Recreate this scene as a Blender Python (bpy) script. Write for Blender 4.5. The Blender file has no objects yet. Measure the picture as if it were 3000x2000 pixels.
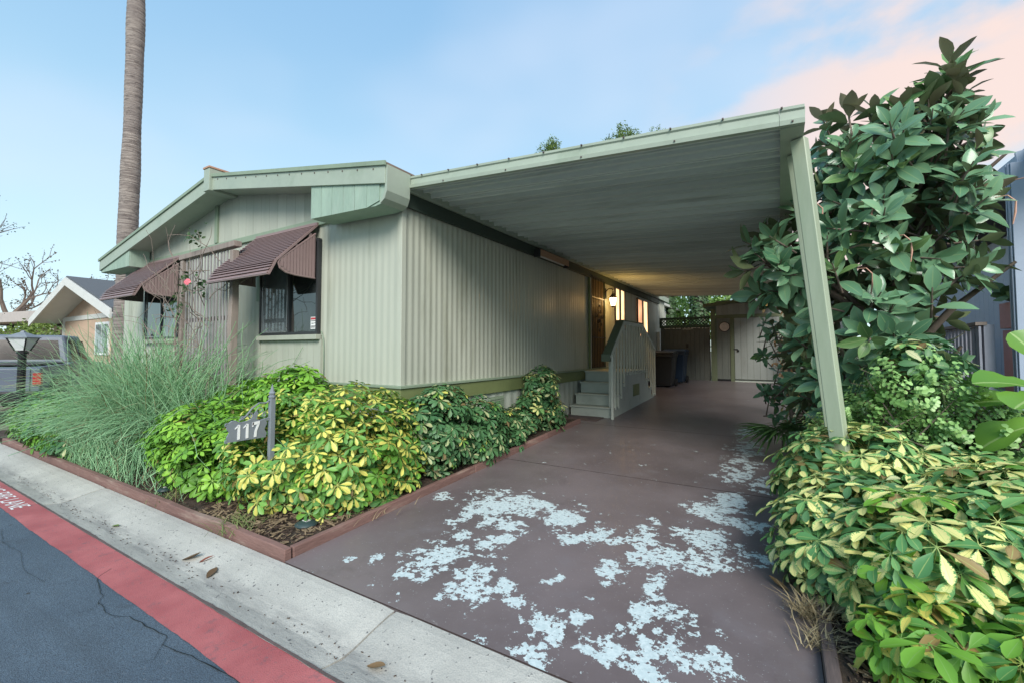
import bpy, math, random
import numpy as np
from mathutils import Vector, Matrix, noise as mnoise
R = math.radians
sc = bpy.context.scene
col = sc.collection
rnd = random.Random(7)

# ------------------------------------------------------------------ camera
EYE = 1.46
cam_d = bpy.data.cameras.new('camera'); cam = bpy.data.objects.new('camera', cam_d); col.objects.link(cam)
cam.location = (0, 0, EYE)
cam.rotation_euler = (R(92.3), 0, R(31.2))
cam_d.sensor_width = 36; cam_d.lens = 15.52
cam_d.shift_y = -0.0083
cam_d.clip_end = 2000; cam_d.clip_start = 0.05
sc.camera = cam

# ------------------------------------------------------------------ sky
SUN_EL, SUN_ROT = 36, 146
SKY_STRENGTH, SUN_STRENGTH, EXPOSURE = 0.15, 2.7, 0.68
w = bpy.data.worlds.new('World'); sc.world = w; w.use_nodes = True
nt = w.node_tree; nt.nodes.clear()
def WN(t, **k):
    n = nt.nodes.new(t)
    for a, b in k.items(): setattr(n, a, b)
    return n
sky = WN('ShaderNodeTexSky', sky_type='NISHITA', sun_disc=False)
sky.sun_elevation = R(SUN_EL); sky.sun_rotation = R(SUN_ROT); sky.air_density = 1.0; sky.dust_density = 0.3; sky.ozone_density = 1.2
tc = WN('ShaderNodeTexCoord')
mp = WN('ShaderNodeMapping'); mp.inputs['Scale'].default_value = (1, 1, 1.9); mp.inputs['Location'].default_value = (0.35, 0.1, -0.55)
nz = WN('ShaderNodeTexNoise'); nz.inputs['Scale'].default_value = 3.1; nz.inputs['Detail'].default_value = 7; nz.inputs['Roughness'].default_value = 0.5
rmp = WN('ShaderNodeMapRange', interpolation_type='SMOOTHSTEP'); rmp.inputs[1].default_value = 0.40; rmp.inputs[2].default_value = 0.55
dot = WN('ShaderNodeVectorMath', operation='DOT_PRODUCT'); dot.inputs[1].default_value = (0.76, 0.65, 0.0)
rm2 = WN('ShaderNodeMapRange', interpolation_type='SMOOTHSTEP'); rm2.inputs[1].default_value = 0.36; rm2.inputs[2].default_value = 0.72
mul = WN('ShaderNodeMath', operation='MULTIPLY'); mul2 = WN('ShaderNodeMath', operation='MULTIPLY'); mul2.inputs[1].default_value = 0.92
# thin veil everywhere, so that the sky is a little milky
nz2 = WN('ShaderNodeTexNoise'); nz2.inputs['Scale'].default_value = 1.4; nz2.inputs['Detail'].default_value = 3
rm3 = WN('ShaderNodeMapRange', interpolation_type='SMOOTHSTEP'); rm3.inputs[1].default_value = 0.45; rm3.inputs[2].default_value = 0.75; rm3.inputs[3].default_value = 0.02; rm3.inputs[4].default_value = 0.4
mx = WN('ShaderNodeMix', data_type='RGBA'); mx.inputs[7].default_value = (4.25, 3.35, 3.05, 1)
mx2 = WN('ShaderNodeMix', data_type='RGBA'); mx2.inputs[7].default_value = (3.4, 3.75, 4.4, 1)
tint = WN('ShaderNodeMix', data_type='RGBA', blend_type='MULTIPLY'); tint.inputs[0].default_value = 1; tint.inputs[7].default_value = (1.0, 1.0, 1.0, 1)
bg = WN('ShaderNodeBackground'); bg.inputs['Strength'].default_value = SKY_STRENGTH
out = WN('ShaderNodeOutputWorld')
L = nt.links.new
L(tc.outputs['Generated'], mp.inputs[0]); L(mp.outputs[0], nz.inputs['Vector']); L(nz.outputs[0], rmp.inputs[0])
L(tc.outputs['Generated'], dot.inputs[0]); L(dot.outputs['Value'], rm2.inputs[0])
L(rmp.outputs[0], mul.inputs[0]); L(rm2.outputs[0], mul.inputs[1]); L(mul.outputs[0], mul2.inputs[0])
L(mp.outputs[0], nz2.inputs['Vector']); L(nz2.outputs[0], rm3.inputs[0])
L(sky.outputs[0], tint.inputs[6])
sxyz = WN('ShaderNodeSeparateXYZ'); L(tc.outputs['Generated'], sxyz.inputs[0])
rme = WN('ShaderNodeMapRange', interpolation_type='SMOOTHSTEP'); rme.inputs[1].default_value = -.05; rme.inputs[2].default_value = .75; L(sxyz.outputs[2], rme.inputs[0])
grd = WN('ShaderNodeMix', data_type='RGBA'); grd.inputs[6].default_value = (2.9, 4.2, 4.45, 1); grd.inputs[7].default_value = (1.25, 2.45, 3.8, 1); L(rme.outputs[0], grd.inputs[0])
air = WN('ShaderNodeMix', data_type='RGBA'); air.inputs[0].default_value = .8; L(tint.outputs[2], air.inputs[6]); L(grd.outputs[2], air.inputs[7])
L(rm3.outputs[0], mx2.inputs[0]); L(air.outputs[2], mx2.inputs[6])
L(mul2.outputs[0], mx.inputs[0]); L(mx2.outputs[2], mx.inputs[6]); L(mx.outputs[2], bg.inputs[0]); L(bg.outputs[0], out.inputs[0])

sun_d = bpy.data.lights.new('sun', 'SUN'); sun_d.energy = SUN_STRENGTH; sun_d.angle = R(30); sun_d.color = (1.0, 0.95, 0.88)
sun = bpy.data.objects.new('sun', sun_d); col.objects.link(sun)
sd = Vector((math.sin(R(SUN_ROT)) * math.cos(R(SUN_EL)), math.cos(R(SUN_ROT)) * math.cos(R(SUN_EL)), math.sin(R(SUN_EL))))
sun.rotation_euler = sd.to_track_quat('Z', 'Y').to_euler()
sun.location = (0, -5, 12)
sc.view_settings.view_transform = 'Standard'; sc.view_settings.look = 'None'
sc.view_settings.exposure = EXPOSURE; sc.view_settings.gamma = 1

# ------------------------------------------------------------------ materials
def newmat(name):
    m = bpy.data.materials.new(name); m.use_nodes = True
    n = m.node_tree; n.nodes.clear()
    o = n.nodes.new('ShaderNodeOutputMaterial'); b = n.nodes.new('ShaderNodeBsdfPrincipled')
    n.links.new(b.outputs[0], o.inputs[0])
    return m, n, b, o
def N(n, t, **k):
    x = n.nodes.new(t)
    for a, b in k.items(): setattr(x, a, b)
    return x
def c4(c): return (c[0], c[1], c[2], 1)
def coords(n, scale=(1, 1, 1), rand=True):
    t = N(n, 'ShaderNodeTexCoord'); m = N(n, 'ShaderNodeMapping'); m.inputs['Scale'].default_value = scale
    if rand:
        oi = N(n, 'ShaderNodeObjectInfo'); a = N(n, 'ShaderNodeVectorMath', operation='MULTIPLY_ADD')
        a.inputs[1].default_value = (37, 53, 71)
        cx = N(n, 'ShaderNodeCombineXYZ')
        for i in range(3): n.links.new(oi.outputs['Random'], cx.inputs[i])
        n.links.new(cx.outputs[0], a.inputs[0]); n.links.new(t.outputs['Object'], a.inputs[2]); n.links.new(a.outputs[0], m.inputs[0])
    else:
        n.links.new(t.outputs['Object'], m.inputs[0])
    return m.outputs[0]
def noise_(n, vec, scale, detail=4, rough=.55):
    x = N(n, 'ShaderNodeTexNoise'); x.inputs['Scale'].default_value = scale; x.inputs['Detail'].default_value = detail; x.inputs['Roughness'].default_value = rough
    n.links.new(vec, x.inputs['Vector']); return x.outputs[0]
def mrange(n, v, a, b, c=0., d=1., smooth=True):
    x = N(n, 'ShaderNodeMapRange', interpolation_type='SMOOTHSTEP' if smooth else 'LINEAR')
    x.inputs[1].default_value = a; x.inputs[2].default_value = b; x.inputs[3].default_value = c; x.inputs[4].default_value = d
    n.links.new(v, x.inputs[0]); return x.outputs[0]
def mixc(n, fac, a, b, mode='MIX'):
    x = N(n, 'ShaderNodeMix', data_type='RGBA', blend_type=mode)
    for i, v in ((0, fac), (6, a), (7, b)):
        if isinstance(v, (int, float)): x.inputs[i].default_value = v
        elif isinstance(v, tuple): x.inputs[i].default_value = c4(v)
        else: n.links.new(v, x.inputs[i])
    return x.outputs[2]
def math_(n, op, a, b=None):
    x = N(n, 'ShaderNodeMath', operation=op)
    for i, v in enumerate((a, b)):
        if v is None: continue
        if isinstance(v, (int, float)): x.inputs[i].default_value = v
        else: n.links.new(v, x.inputs[i])
    return x.outputs[0]
def bump(n, b, h, strength=.3, dist=.01):
    x = N(n, 'ShaderNodeBump'); x.inputs['Strength'].default_value = strength; x.inputs['Distance'].default_value = dist
    n.links.new(h, x.inputs['Height']); n.links.new(x.outputs[0], b.inputs['Normal'])
MATS = {}
def mat(name, c, rough=.6, var=.18, scale=2.5, stretch=(1, 1, 1), dirt=None, dirt_amt=.35, dscale=1.2, bmp=0., bscale=60, metal=0., spec=.4, rand=True):
    m, n, b, o = newmat(name); v = coords(n, stretch, rand)
    a = noise_(n, v, scale, 5); f = noise_(n, v, scale * 9, 3)
    k = math_(n, 'ADD', math_(n, 'MULTIPLY', a, .65), math_(n, 'MULTIPLY', f, .35))
    k = mrange(n, k, .3, .7, smooth=False)
    lo = tuple(x * (1 - var) for x in c); hi = tuple(x * (1 + var) for x in c)
    cc = mixc(n, k, lo, hi)
    if dirt:
        d = mrange(n, noise_(n, v, dscale, 6, .65), .5, .72, 0, dirt_amt * 1.6)
        cc = mixc(n, d, cc, dirt)
    n.links.new(cc, b.inputs['Base Color'])
    b.inputs['Roughness'].default_value = rough; b.inputs['Metallic'].default_value = metal
    b.inputs['Specular IOR Level'].default_value = spec
    n.links.new(mrange(n, a, .3, .7, max(.05, rough - .1), min(1, rough + .12), False), b.inputs['Roughness'])
    if bmp: bump(n, b, noise_(n, v, bscale, 4), bmp, .01)
    MATS[name] = m; return m

def leafmat(name, dark, light, yellow=None, thr=2., rough=.46, transl=.18, rib=None, margin=None, back=None, spec=.45):
    """Col: r across the leaf, g along it, b random per leaflet, a random per whorl"""
    m, n, b, o = newmat(name)
    at = N(n, 'ShaderNodeAttribute', attribute_name='Col'); sp = N(n, 'ShaderNodeSeparateColor'); n.links.new(at.outputs['Color'], sp.inputs[0])
    u, v, rb, ra = sp.outputs[0], sp.outputs[1], sp.outputs[2], at.outputs['Alpha']
    oi = N(n, 'ShaderNodeObjectInfo')
    ra = math_(n, 'FRACT', math_(n, 'ADD', ra, oi.outputs['Random']))
    rb = math_(n, 'FRACT', math_(n, 'ADD', rb, math_(n, 'MULTIPLY', oi.outputs['Random'], 7.)))
    mixf = math_(n, 'ADD', math_(n, 'MULTIPLY', ra, .75), math_(n, 'MULTIPLY', rb, .25))
    cc = mixc(n, mixf, dark, light)
    du = math_(n, 'ABSOLUTE', math_(n, 'SUBTRACT', u, .5))
    if yellow:
        tv = coords(n, (1, 1, 1)); nn = noise_(n, tv, 26, 2)
        # which leaflets, then how much of the leaflet
        sel = mrange(n, math_(n, 'ADD', math_(n, 'MULTIPLY', rb, .7), math_(n, 'MULTIPLY', ra, .3)), thr - .06, thr + .1)
        ins = mrange(n, math_(n, 'SUBTRACT', math_(n, 'ADD', math_(n, 'MULTIPLY', nn, .55), math_(n, 'MULTIPLY', sel, .42)), math_(n, 'MULTIPLY', du, .75)), .36, .44)
        cc = mixc(n, math_(n, 'MULTIPLY', sel, ins), cc, mixc(n, ra, yellow, tuple(x * .72 for x in yellow)))
    if yellow:
        cc = mixc(n, mrange(n, rb, .972, .978, 0, .85), cc, (.20, .11, .045))
    if rib:
        r = mrange(n, du, .015, .045, 1, 0); cc = mixc(n, math_(n, 'MULTIPLY', r, .65), cc, rib)
    if margin:
        r = mrange(n, du, .44, .49); cc = mixc(n, math_(n, 'MULTIPLY', r, .55), cc, margin)
    if back:
        g = N(n, 'ShaderNodeNewGeometry'); cc = mixc(n, g.outputs['Backfacing'], cc, back)
    n.links.new(cc, b.inputs['Base Color']); b.inputs['Roughness'].default_value = rough; b.inputs['Specular IOR Level'].default_value = spec
    if transl:
        t = N(n, 'ShaderNodeBsdfTranslucent'); n.links.new(cc, t.inputs[0]); ms = N(n, 'ShaderNodeMixShader'); ms.inputs[0].default_value = transl
        n.links.new(b.outputs[0], ms.inputs[1]); n.links.new(t.outputs[0], ms.inputs[2]); n.links.new(ms.outputs[0], o.inputs[0])
    MATS[name] = m; return m
def emit(name, c, s, base=(.5, .4, .3)):
    m, n, b, o = newmat(name); b.inputs['Base Color'].default_value = c4(base)
    b.inputs['Emission Color'].default_value = c4(c); b.inputs['Emission Strength'].default_value = s
    v = coords(n, (1.3, 1.3, .8)); k = mrange(n, noise_(n, v, 2.2, 3), .3, .7, s * .55, s * 1.25)
    n.links.new(k, b.inputs['Emission Strength']); MATS[name] = m; return m
def glassmat(name, c, rough=.03, spec=.6):
    m, n, b, o = newmat(name); v = coords(n); b.inputs['Roughness'].default_value = rough; b.inputs['Specular IOR Level'].default_value = spec
    n.links.new(mixc(n, mrange(n, noise_(n, v, 3, 3), .35, .65), tuple(x * .7 for x in c), tuple(x * 1.3 for x in c)), b.inputs['Base Color'])
    b.inputs['Coat Weight'].default_value = .6; b.inputs['Coat Roughness'].default_value = .02
    MATS[name] = m; return m

SAGE = mat('sage_siding', (.435, .455, .375), .5, .08, 1.4, (1, 1, .12), dirt=(.27, .28, .21), dirt_amt=.5, dscale=3.2)
SAGE2 = mat('sage_boards', (.42, .44, .365), .65, .08, 1.5, (1, 1, .2), dirt=(.27, .30, .23), dirt_amt=.3, bmp=.15, bscale=30)
TRIM = mat('green_trim', (.235, .30, .215), .55, .12, 2, (1, 1, .4), dirt=(.14, .17, .10), dirt_amt=.3)
FASC = mat('pale_green_fascia', (.33, .385, .31), .5, .09, 1.5, dirt=(.22, .28, .20), dirt_amt=.3, dscale=2.2)
ROUGHBOX = mat('rough_green_board', (.29, .39, .31), .7, .14, 6, (1, 1, .25), dirt=(.35, .42, .35), dirt_amt=.35, dscale=5, bmp=.5, bscale=24)
OLIVE = mat('olive_band', (.17, .205, .085), .55, .12, 2, dirt=(.10, .12, .06))
PAN = mat('carport_pan', (.60, .66, .61), .75, .10, 1.2, (.25, 2, 2), dirt=(.44, .48, .43), dirt_amt=.5, dscale=1.8, spec=.2)
def fade_per_piece(m, amt):
    n = m.node_tree; b = n.nodes['Principled BSDF']; l = b.inputs['Base Color'].links[0]; src = l.from_socket; oi = N(n, 'ShaderNodeObjectInfo')
    k = mrange(n, oi.outputs['Random'], 0, 1, 1-amt, 1, False); cx = N(n, 'ShaderNodeCombineXYZ')
    for i in range(3): n.links.new(k, cx.inputs[i])
    n.links.new(mixc(n, 1., src, cx.outputs[0], 'MULTIPLY'), b.inputs['Base Color'])
fade_per_piece(PAN, .22); fade_per_piece(SAGE2, .10)
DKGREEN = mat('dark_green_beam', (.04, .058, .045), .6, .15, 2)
POSTG = mat('post_green', (.355, .41, .295), .42, .08, 1.6, (2, 2, .3), dirt=(.22, .29, .18), dirt_amt=.25, dscale=2)
BROWN = mat('awning_brown', (.25, .175, .168), .42, .08, 2)
BROWND = mat('awning_underside_shade', (.035, .028, .026), .6, .1, 2)  # dark slat brown with the underside's shade put into the colour
ROOFC = mat('roof_brown', (.20, .15, .12), .85, .25, 8, bmp=.4, bscale=50)
ORANGE = mat('ridge_wood', (.42, .25, .17), .8, .2, 6)
STEP = mat('step_grey_green', (.43, .47, .41), .6, .07, 2, dirt=(.22, .24, .21), dirt_amt=.3, bmp=.1)
RAILG = mat('rail_green', (.12, .155, .105), .55, .1, 3)
BAL = mat('baluster', (.58, .61, .53), .6, .08, 3)
SHED = mat('shed_boards', (.27, .295, .275), .75, .1, 2, (1, 1, .2), dirt=(.18, .19, .17), bmp=.2)
SHEDD = mat('shed_shade_boards', (.15, .165, .145), .8, .12, 2, (1, 1, .2), bmp=.2)  # darker copy of the shed boards, shade put into the colour
SHEDT = mat('shed_trim', (.13, .155, .09), .7, .12, 3)
GATE = mat('gate_wood', (.105, .11, .095), .85, .2, 2, (1, 1, .15), dirt=(.06, .06, .05), bmp=.35)
GATEG = mat('lattice_green', (.03, .065, .04), .6, .15, 4)
WEATHER = mat('weathered_wood', (.27, .225, .195), .9, .25, 3, (3, 3, .35), dirt=(.15, .12, .10), dirt_amt=.5, dscale=2.5, bmp=.5, bscale=30)
SLATGREY = mat('weathered_slat', (.31, .29, .28), .9, .25, 3, (3, 3, .3), dirt=(.19, .17, .16), dirt_amt=.5, bmp=.4)
REDWOOD = mat('edging_redwood', (.205, .118, .10), .85, .25, 2, (.5, .5, 3), dirt=(.30, .22, .18), dirt_amt=.6, dscale=4, bmp=.6, bscale=24)
DARKWOOD = mat('edging_dark', (.11, .085, .08), .9, .3, 3, (3, .4, 3), bmp=.6, bscale=25)
BLACK = mat('black_metal', (.012, .012, .013), .45, .2, 4)
SIGNGREY = mat('sign_grey', (.20, .225, .25), .55, .1, 8, dirt=(.15, .17, .17))
WHITE = mat('white_paint', (.78, .79, .78), .5, .05, 3)
OFFW = mat('off_white', (.62, .62, .58), .6, .06, 3)
TAN = mat('tan_stucco', (.50, .36, .26), .85, .1, 2, bmp=.2, bscale=90)
GREYROOF = mat('grey_shingle', (.10, .11, .12), .9, .2, 8, (1, 4, 1), bmp=.5)
FARROOF = mat('beige_roof', (.48, .42, .38), .8, .12, 3)
BLUEW = mat('blue_grey_siding', (.40, .46, .55), .55, .08, 2)
BLUEP = mat('blue_grey_post', (.33, .40, .50), .5, .08, 2)
PICKET = mat('picket_grey', (.34, .36, .42), .8, .15, 3, (1, 1, .3), bmp=.2)
PINK = mat('pink_planter', (.50, .27, .24), .8, .12, 3)
BINK = mat('bin_black', (.02, .021, .023), .5, .2, 3)
BINB = mat('bin_blue', (.018, .035, .065), .45, .2, 3)
MULCHM = mat('mulch', (.075, .048, .034), .95, .5, 5)
DRYM = mat('dry_straw', (.22, .165, .10), .9, .25, 5)
BARK = mat('bark_grey', (.16, .125, .10), .95, .3, 4, (1, 1, .3), bmp=.5)
TWIG = mat('twig_grey', (.24, .19, .16), .95, .25, 4)
STEMG = mat('green_stem', (.14, .20, .08), .7, .2, 5)
PINKFL = mat('pink_petal', (.75, .16, .20), .5, .1, 8)
GLASSD = glassmat('window_glass_dark', (.018, .022, .022))
GLASSC = glassmat('window_glass_curtain', (.10, .115, .12), .08)
GLASSL = glassmat('window_glass_pale', (.16, .19, .19), .06)
GLASST = glassmat('vehicle_glass', (.05, .042, .036), .12, .25); GLASST.node_tree.nodes['Principled BSDF'].inputs['Coat Weight'].default_value = 0
FRAMEB = mat('bronze_frame', (.03, .032, .034), .4, .15, 3)
CARG = mat('car_grey', (.12, .145, .185), .38, .04, 2, metal=0., spec=.35)
RUBBER = mat('tyre_rubber', (.015, .015, .016), .85, .2, 8)
REDL = mat('tail_red', (.42, .03, .035), .2, .1, 3)
CHROME = mat('light_metal', (.5, .5, .5), .3, .1, 3, metal=.9)
LANTG = mat('lantern_glass', (.62, .66, .64), .35, .12, 6)
DISC = mat('disc_face', (.50, .42, .36), .4, .35, 9)
DISCD = mat('lamp_disc', (.035, .06, .06), .45, .2, 5)
LITW = emit('lit_window', (1.0, .62, .30), 1.5)
LITW2 = emit('lit_window_dim', (1.0, .48, .24), .75)
LAMPG = emit('lamp_bulb', (1.0, .72, .34), 14)
DOORT = mat('tan_door', (.17, .125, .07), .9, .15, 2, spec=.05)
WOODLT = mat('fixture_wood', (.42, .26, .16), .6, .12, 5, (1, .3, 1))
HEDGEY = leafmat('hedge_leaf', (.10, .17, .03), (.26, .34, .08), rough=.6)
IVYM = leafmat('ivy_leaf', (.025, .06, .022), (.07, .13, .04), rough=.5)
PEPPER = leafmat('pepper_leaf', (.12, .20, .05), (.26, .36, .11), rough=.6)
BACKLEAF = leafmat('back_leaf', (.14, .28, .06), (.36, .52, .18), rough=.6, transl=.35)
DRYLEAF = leafmat('dry_leaf', (.10, .06, .03), (.30, .19, .09), rough=.7, transl=0)
RUSSET = leafmat('russet_leaf', (.06, .045, .03), (.13, .10, .05), rough=.7)
U_GREEN = leafmat('umbrella_green', (.055, .16, .025), (.20, .44, .045), (.52, .50, .06), .93, rib=(.22, .40, .10))
U_LIME = leafmat('umbrella_lime', (.12, .30, .03), (.32, .60, .06), (.60, .60, .09), .90, rib=(.3, .5, .1))
U_VAR = leafmat('umbrella_variegated', (.065, .21, .05), (.23, .48, .09), (.84, .76, .17), .42, rib=(.30, .42, .12))
U_VARY = leafmat('umbrella_yellow', (.08, .24, .08), (.26, .50, .15), (.90, .86, .33), .40, rib=(.40, .50, .16))
U_DARK = leafmat('umbrella_dark', (.04, .125, .05), (.12, .27, .10), (.62, .64, .33), .70, rib=(.12, .22, .09))
FICUS = leafmat('ficus_leaf', (.065, .17, .09), (.22, .40, .22), rough=.24, transl=.12, rib=(.24, .36, .17), margin=(.28, .38, .19), back=(.15, .19, .095), spec=.5)
FICUSY = leafmat('ficus_young', (.08, .19, .07), (.18, .31, .10), rough=.3, transl=.12, rib=(.32, .42, .18), margin=(.3, .4, .16), back=(.22, .19, .12))
FIDDLE = leafmat('fiddle_leaf', (.08, .22, .03), (.20, .38, .06), rough=.35, transl=.2, rib=(.42, .55, .22))
FANP = leafmat('fan_palm_leaf', (.03, .09, .02), (.09, .19, .05), rough=.45, transl=.15)
ELEPH = leafmat('elephant_leaf', (.16, .34, .09), (.38, .60, .22), rough=.35, transl=.15)
WISP = leafmat('wispy_stem', (.15, .34, .17), (.40, .64, .36), (.46, .42, .25), .84, rough=.6, transl=0)
PALMB = None

def surf(name, fn):
    m, n, b, o = newmat(name); t = N(n, 'ShaderNodeTexCoord'); fn(n, b, t.outputs['Object']); MATS[name] = m; return m
def _palm(n, b, v):
    mpn = N(n, 'ShaderNodeMapping'); mpn.inputs['Scale'].default_value = (1.5, 1.5, 26); n.links.new(v, mpn.inputs[0])
    a = noise_(n, mpn.outputs[0], 1.6, 5, .6); g = noise_(n, v, 1.1, 3)
    c = mixc(n, mrange(n, a, .35, .65), (.17, .14, .125), (.38, .33, .29)); c = mixc(n, mrange(n, g, .4, .65, 0, .5), c, (.20, .17, .16))
    m2 = N(n, 'ShaderNodeMapping'); m2.inputs['Scale'].default_value = (3, 3, 7); n.links.new(v, m2.inputs[0]); c = mixc(n, mrange(n, noise_(n, m2.outputs[0], 1.5, 6, .7), .52, .66, 0, .75), c, (.10, .082, .075))
    n.links.new(c, b.inputs['Base Color']); b.inputs['Roughness'].default_value = .95; bump(n, b, a, .9, .04)
PALMB = surf('palm_bark', _palm)
def _asph(n, b, v):
    a = noise_(n, v, 1.1, 5); g = noise_(n, v, 190, 2); s = noise_(n, v, 60, 2)
    c = mixc(n, mrange(n, a, .3, .7), (.074, .112, .152), (.115, .165, .212))
    c = mixc(n, mrange(n, g, .35, .7), c, (.052, .070, .092), 'MIX'); c = mixc(n, mrange(n, s, .68, .75, 0, .6), c, (.22, .23, .24))
    st = noise_(n, v, 3.2, 5, .7); c = mixc(n, mrange(n, st, .58, .74, 0, .45), c, (.04, .045, .05))
    mm = N(n, 'ShaderNodeMapping'); mm.inputs['Scale'].default_value = (.25, 2.2, 1); n.links.new(v, mm.inputs[0])
    c = mixc(n, mrange(n, noise_(n, mm.outputs[0], 2.0, 5, .6), .45, .75, 0, .5), c, (.05, .066, .082))
    c = mixc(n, mrange(n, noise_(n, v, 28, 4, .7), .6, .74, 0, .55), c, (.17, .20, .23))
    c = mixc(n, mrange(n, noise_(n, v, 14, 2, .5), .74, .77, 0, .9), c, (.03, .03, .03))
    n.links.new(c, b.inputs['Base Color']); b.inputs['Roughness'].default_value = .85; bump(n, b, g, .8, .008)
ASPH = surf('asphalt', _asph)
def _stripe(n, b, v):
    g = noise_(n, v, 190, 2); a = noise_(n, v, 2.4, 5)
    c = mixc(n, mrange(n, a, .3, .7), (.34, .085, .09), (.47, .145, .145)); c = mixc(n, mrange(n, g, .55, .8, 0, .5), c, (.12, .05, .055))
    e = noise_(n, v, 9, 5, .7); c = mixc(n, mrange(n, e, .56, .72, 0, .6), c, (.14, .10, .11)); c = mixc(n, mrange(n, noise_(n, v, 34, 4, .7), .58, .70, 0, .6), c, (.13, .115, .125))
    n.links.new(c, b.inputs['Base Color']); b.inputs['Roughness'].default_value = .75; bump(n, b, g, .5, .005)
STRIPE = surf('red_kerb_paint', _stripe)
def _conc(n, b, v):
    a = noise_(n, v, 1.3, 6, .6); g = noise_(n, v, 130, 2); s = noise_(n, v, 38, 2, .5)
    c = mixc(n, mrange(n, a, .3, .7), (.375, .37, .335), (.54, .53, .475)); c = mixc(n, mrange(n, g, .35, .75, 0, .45), c, (.25, .26, .25))
    c = mixc(n, mrange(n, s, .66, .72), c, (.12, .12, .12))
    # grime that water leaves along the low line of the pan
    sx = N(n, 'ShaderNodeSeparateXYZ'); n.links.new(v, sx.inputs[0])
    mm = N(n, 'ShaderNodeMapping'); mm.inputs['Scale'].default_value = (.8, 4, 1); n.links.new(v, mm.inputs[0]); q = noise_(n, mm.outputs[0], 2.2, 6, .7)
    d = math_(n, 'MULTIPLY', mrange(n, math_(n, 'ABSOLUTE', math_(n, 'SUBTRACT', sx.outputs[1], .17)), .02, .16, 1, 0), mrange(n, q, .38, .7))
    c = mixc(n, math_(n, 'MULTIPLY', d, .75), c, (.17, .17, .165))
    n.links.new(c, b.inputs['Base Color']); b.inputs['Roughness'].default_value = .9; bump(n, b, math_(n, 'ADD', g, s), .45, .006)
CONC = surf('gutter_concrete', _conc)
def _drive(n, b, v):
    at = N(n, 'ShaderNodeAttribute', attribute_name='Peel'); p = at.outputs['Fac']
    a = noise_(n, v, .9, 5); g = noise_(n, v, 11, 6, .72); g2 = noise_(n, v, 45, 4, .6); lo = noise_(n, v, 4.2, 3)
    isl = math_(n, 'MULTIPLY', math_(n, 'MAXIMUM', math_(n, 'SUBTRACT', noise_(n, v, 30, 4, .62), .53), 0.), -4.2)
    fl = math_(n, 'ADD', math_(n, 'ADD', math_(n, 'MULTIPLY', math_(n, 'SUBTRACT', g, .5), 2.5), math_(n, 'MULTIPLY', math_(n, 'SUBTRACT', lo, .5), 1.3)), isl)
    k = math_(n, 'ADD', p, fl)
    msk = mrange(n, k, .505, .525)
    c = mixc(n, mrange(n, a, .3, .7), (.132, .108, .110), (.198, .166, .170))
    c = mixc(n, mrange(n, noise_(n, v, 2.6, 6, .7), .5, .8, 0, .55), c, (.20, .185, .20))
    c = mixc(n, mrange(n, noise_(n, v, 24, 5, .7), .60, .70, 0, .5), c, (.26, .24, .24))
    c = mixc(n, mrange(n, noise_(n, v, 1.7, 6, .75), .56, .74, 0, .55), c, (.10, .082, .080))
    c = mixc(n, mrange(n, noise_(n, v, 75, 2, .5), .70, .75, 0, .8), c, (.38, .38, .38))
    pale = mixc(n, mrange(n, g2, .3, .7), (.46, .56, .57), (.60, .69, .69))
    c = mixc(n, msk, c, pale)
    n.links.new(c, b.inputs['Base Color'])
    n.links.new(mrange(n, msk, 0, 1, .34, .8, False), b.inputs['Roughness']); b.inputs['Specular IOR Level'].default_value = .4
    h = math_(n, 'ADD', math_(n, 'MULTIPLY', msk, -.5), math_(n, 'MULTIPLY', g2, .25)); bump(n, b, h, .35, .006)
DRIVE = surf('painted_driveway', _drive)
def _soil(n, b, v):
    a = noise_(n, v, 3, 5); g = noise_(n, v, 60, 4, .7)
    c = mixc(n, mrange(n, a, .3, .7), (.035, .025, .018), (.085, .06, .042)); c = mixc(n, mrange(n, g, .5, .75, 0, .7), c, (.16, .115, .075))
    n.links.new(c, b.inputs['Base Color']); b.inputs['Roughness'].default_value = .95; bump(n, b, g, .9, .02)
SOIL = surf('soil', _soil)
def _ground(n, b, v):
    a = noise_(n, v, .25, 5); c = mixc(n, mrange(n, a, .3, .7), (.10, .10, .07), (.20, .18, .13))
    n.links.new(c, b.inputs['Base Color']); b.inputs['Roughness'].default_value = .95
GROUND = surf('ground', _ground)

# ------------------------------------------------------------------ builders
W = {}
def wloc(o): return W.get(o, Vector((0, 0, 0)))
def link(o, parent, loc):
    col.objects.link(o); o.location = loc
    if parent is not None:
        o.parent = parent; o.matrix_parent_inverse = Matrix.Translation(-wloc(parent))
    W[o] = Vector(loc)
def tag(o, label, cat, group=None):
    o['label'] = label; o['category'] = cat
    if group: o['group'] = group
    return o
def kind(o, k): o['kind'] = k; return o
def thing(name, label, cat, loc, group=None):
    o = bpy.data.objects.new(name, None); o.empty_display_size = .1; link(o, None, Vector(loc)); return tag(o, label, cat, group)

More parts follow.
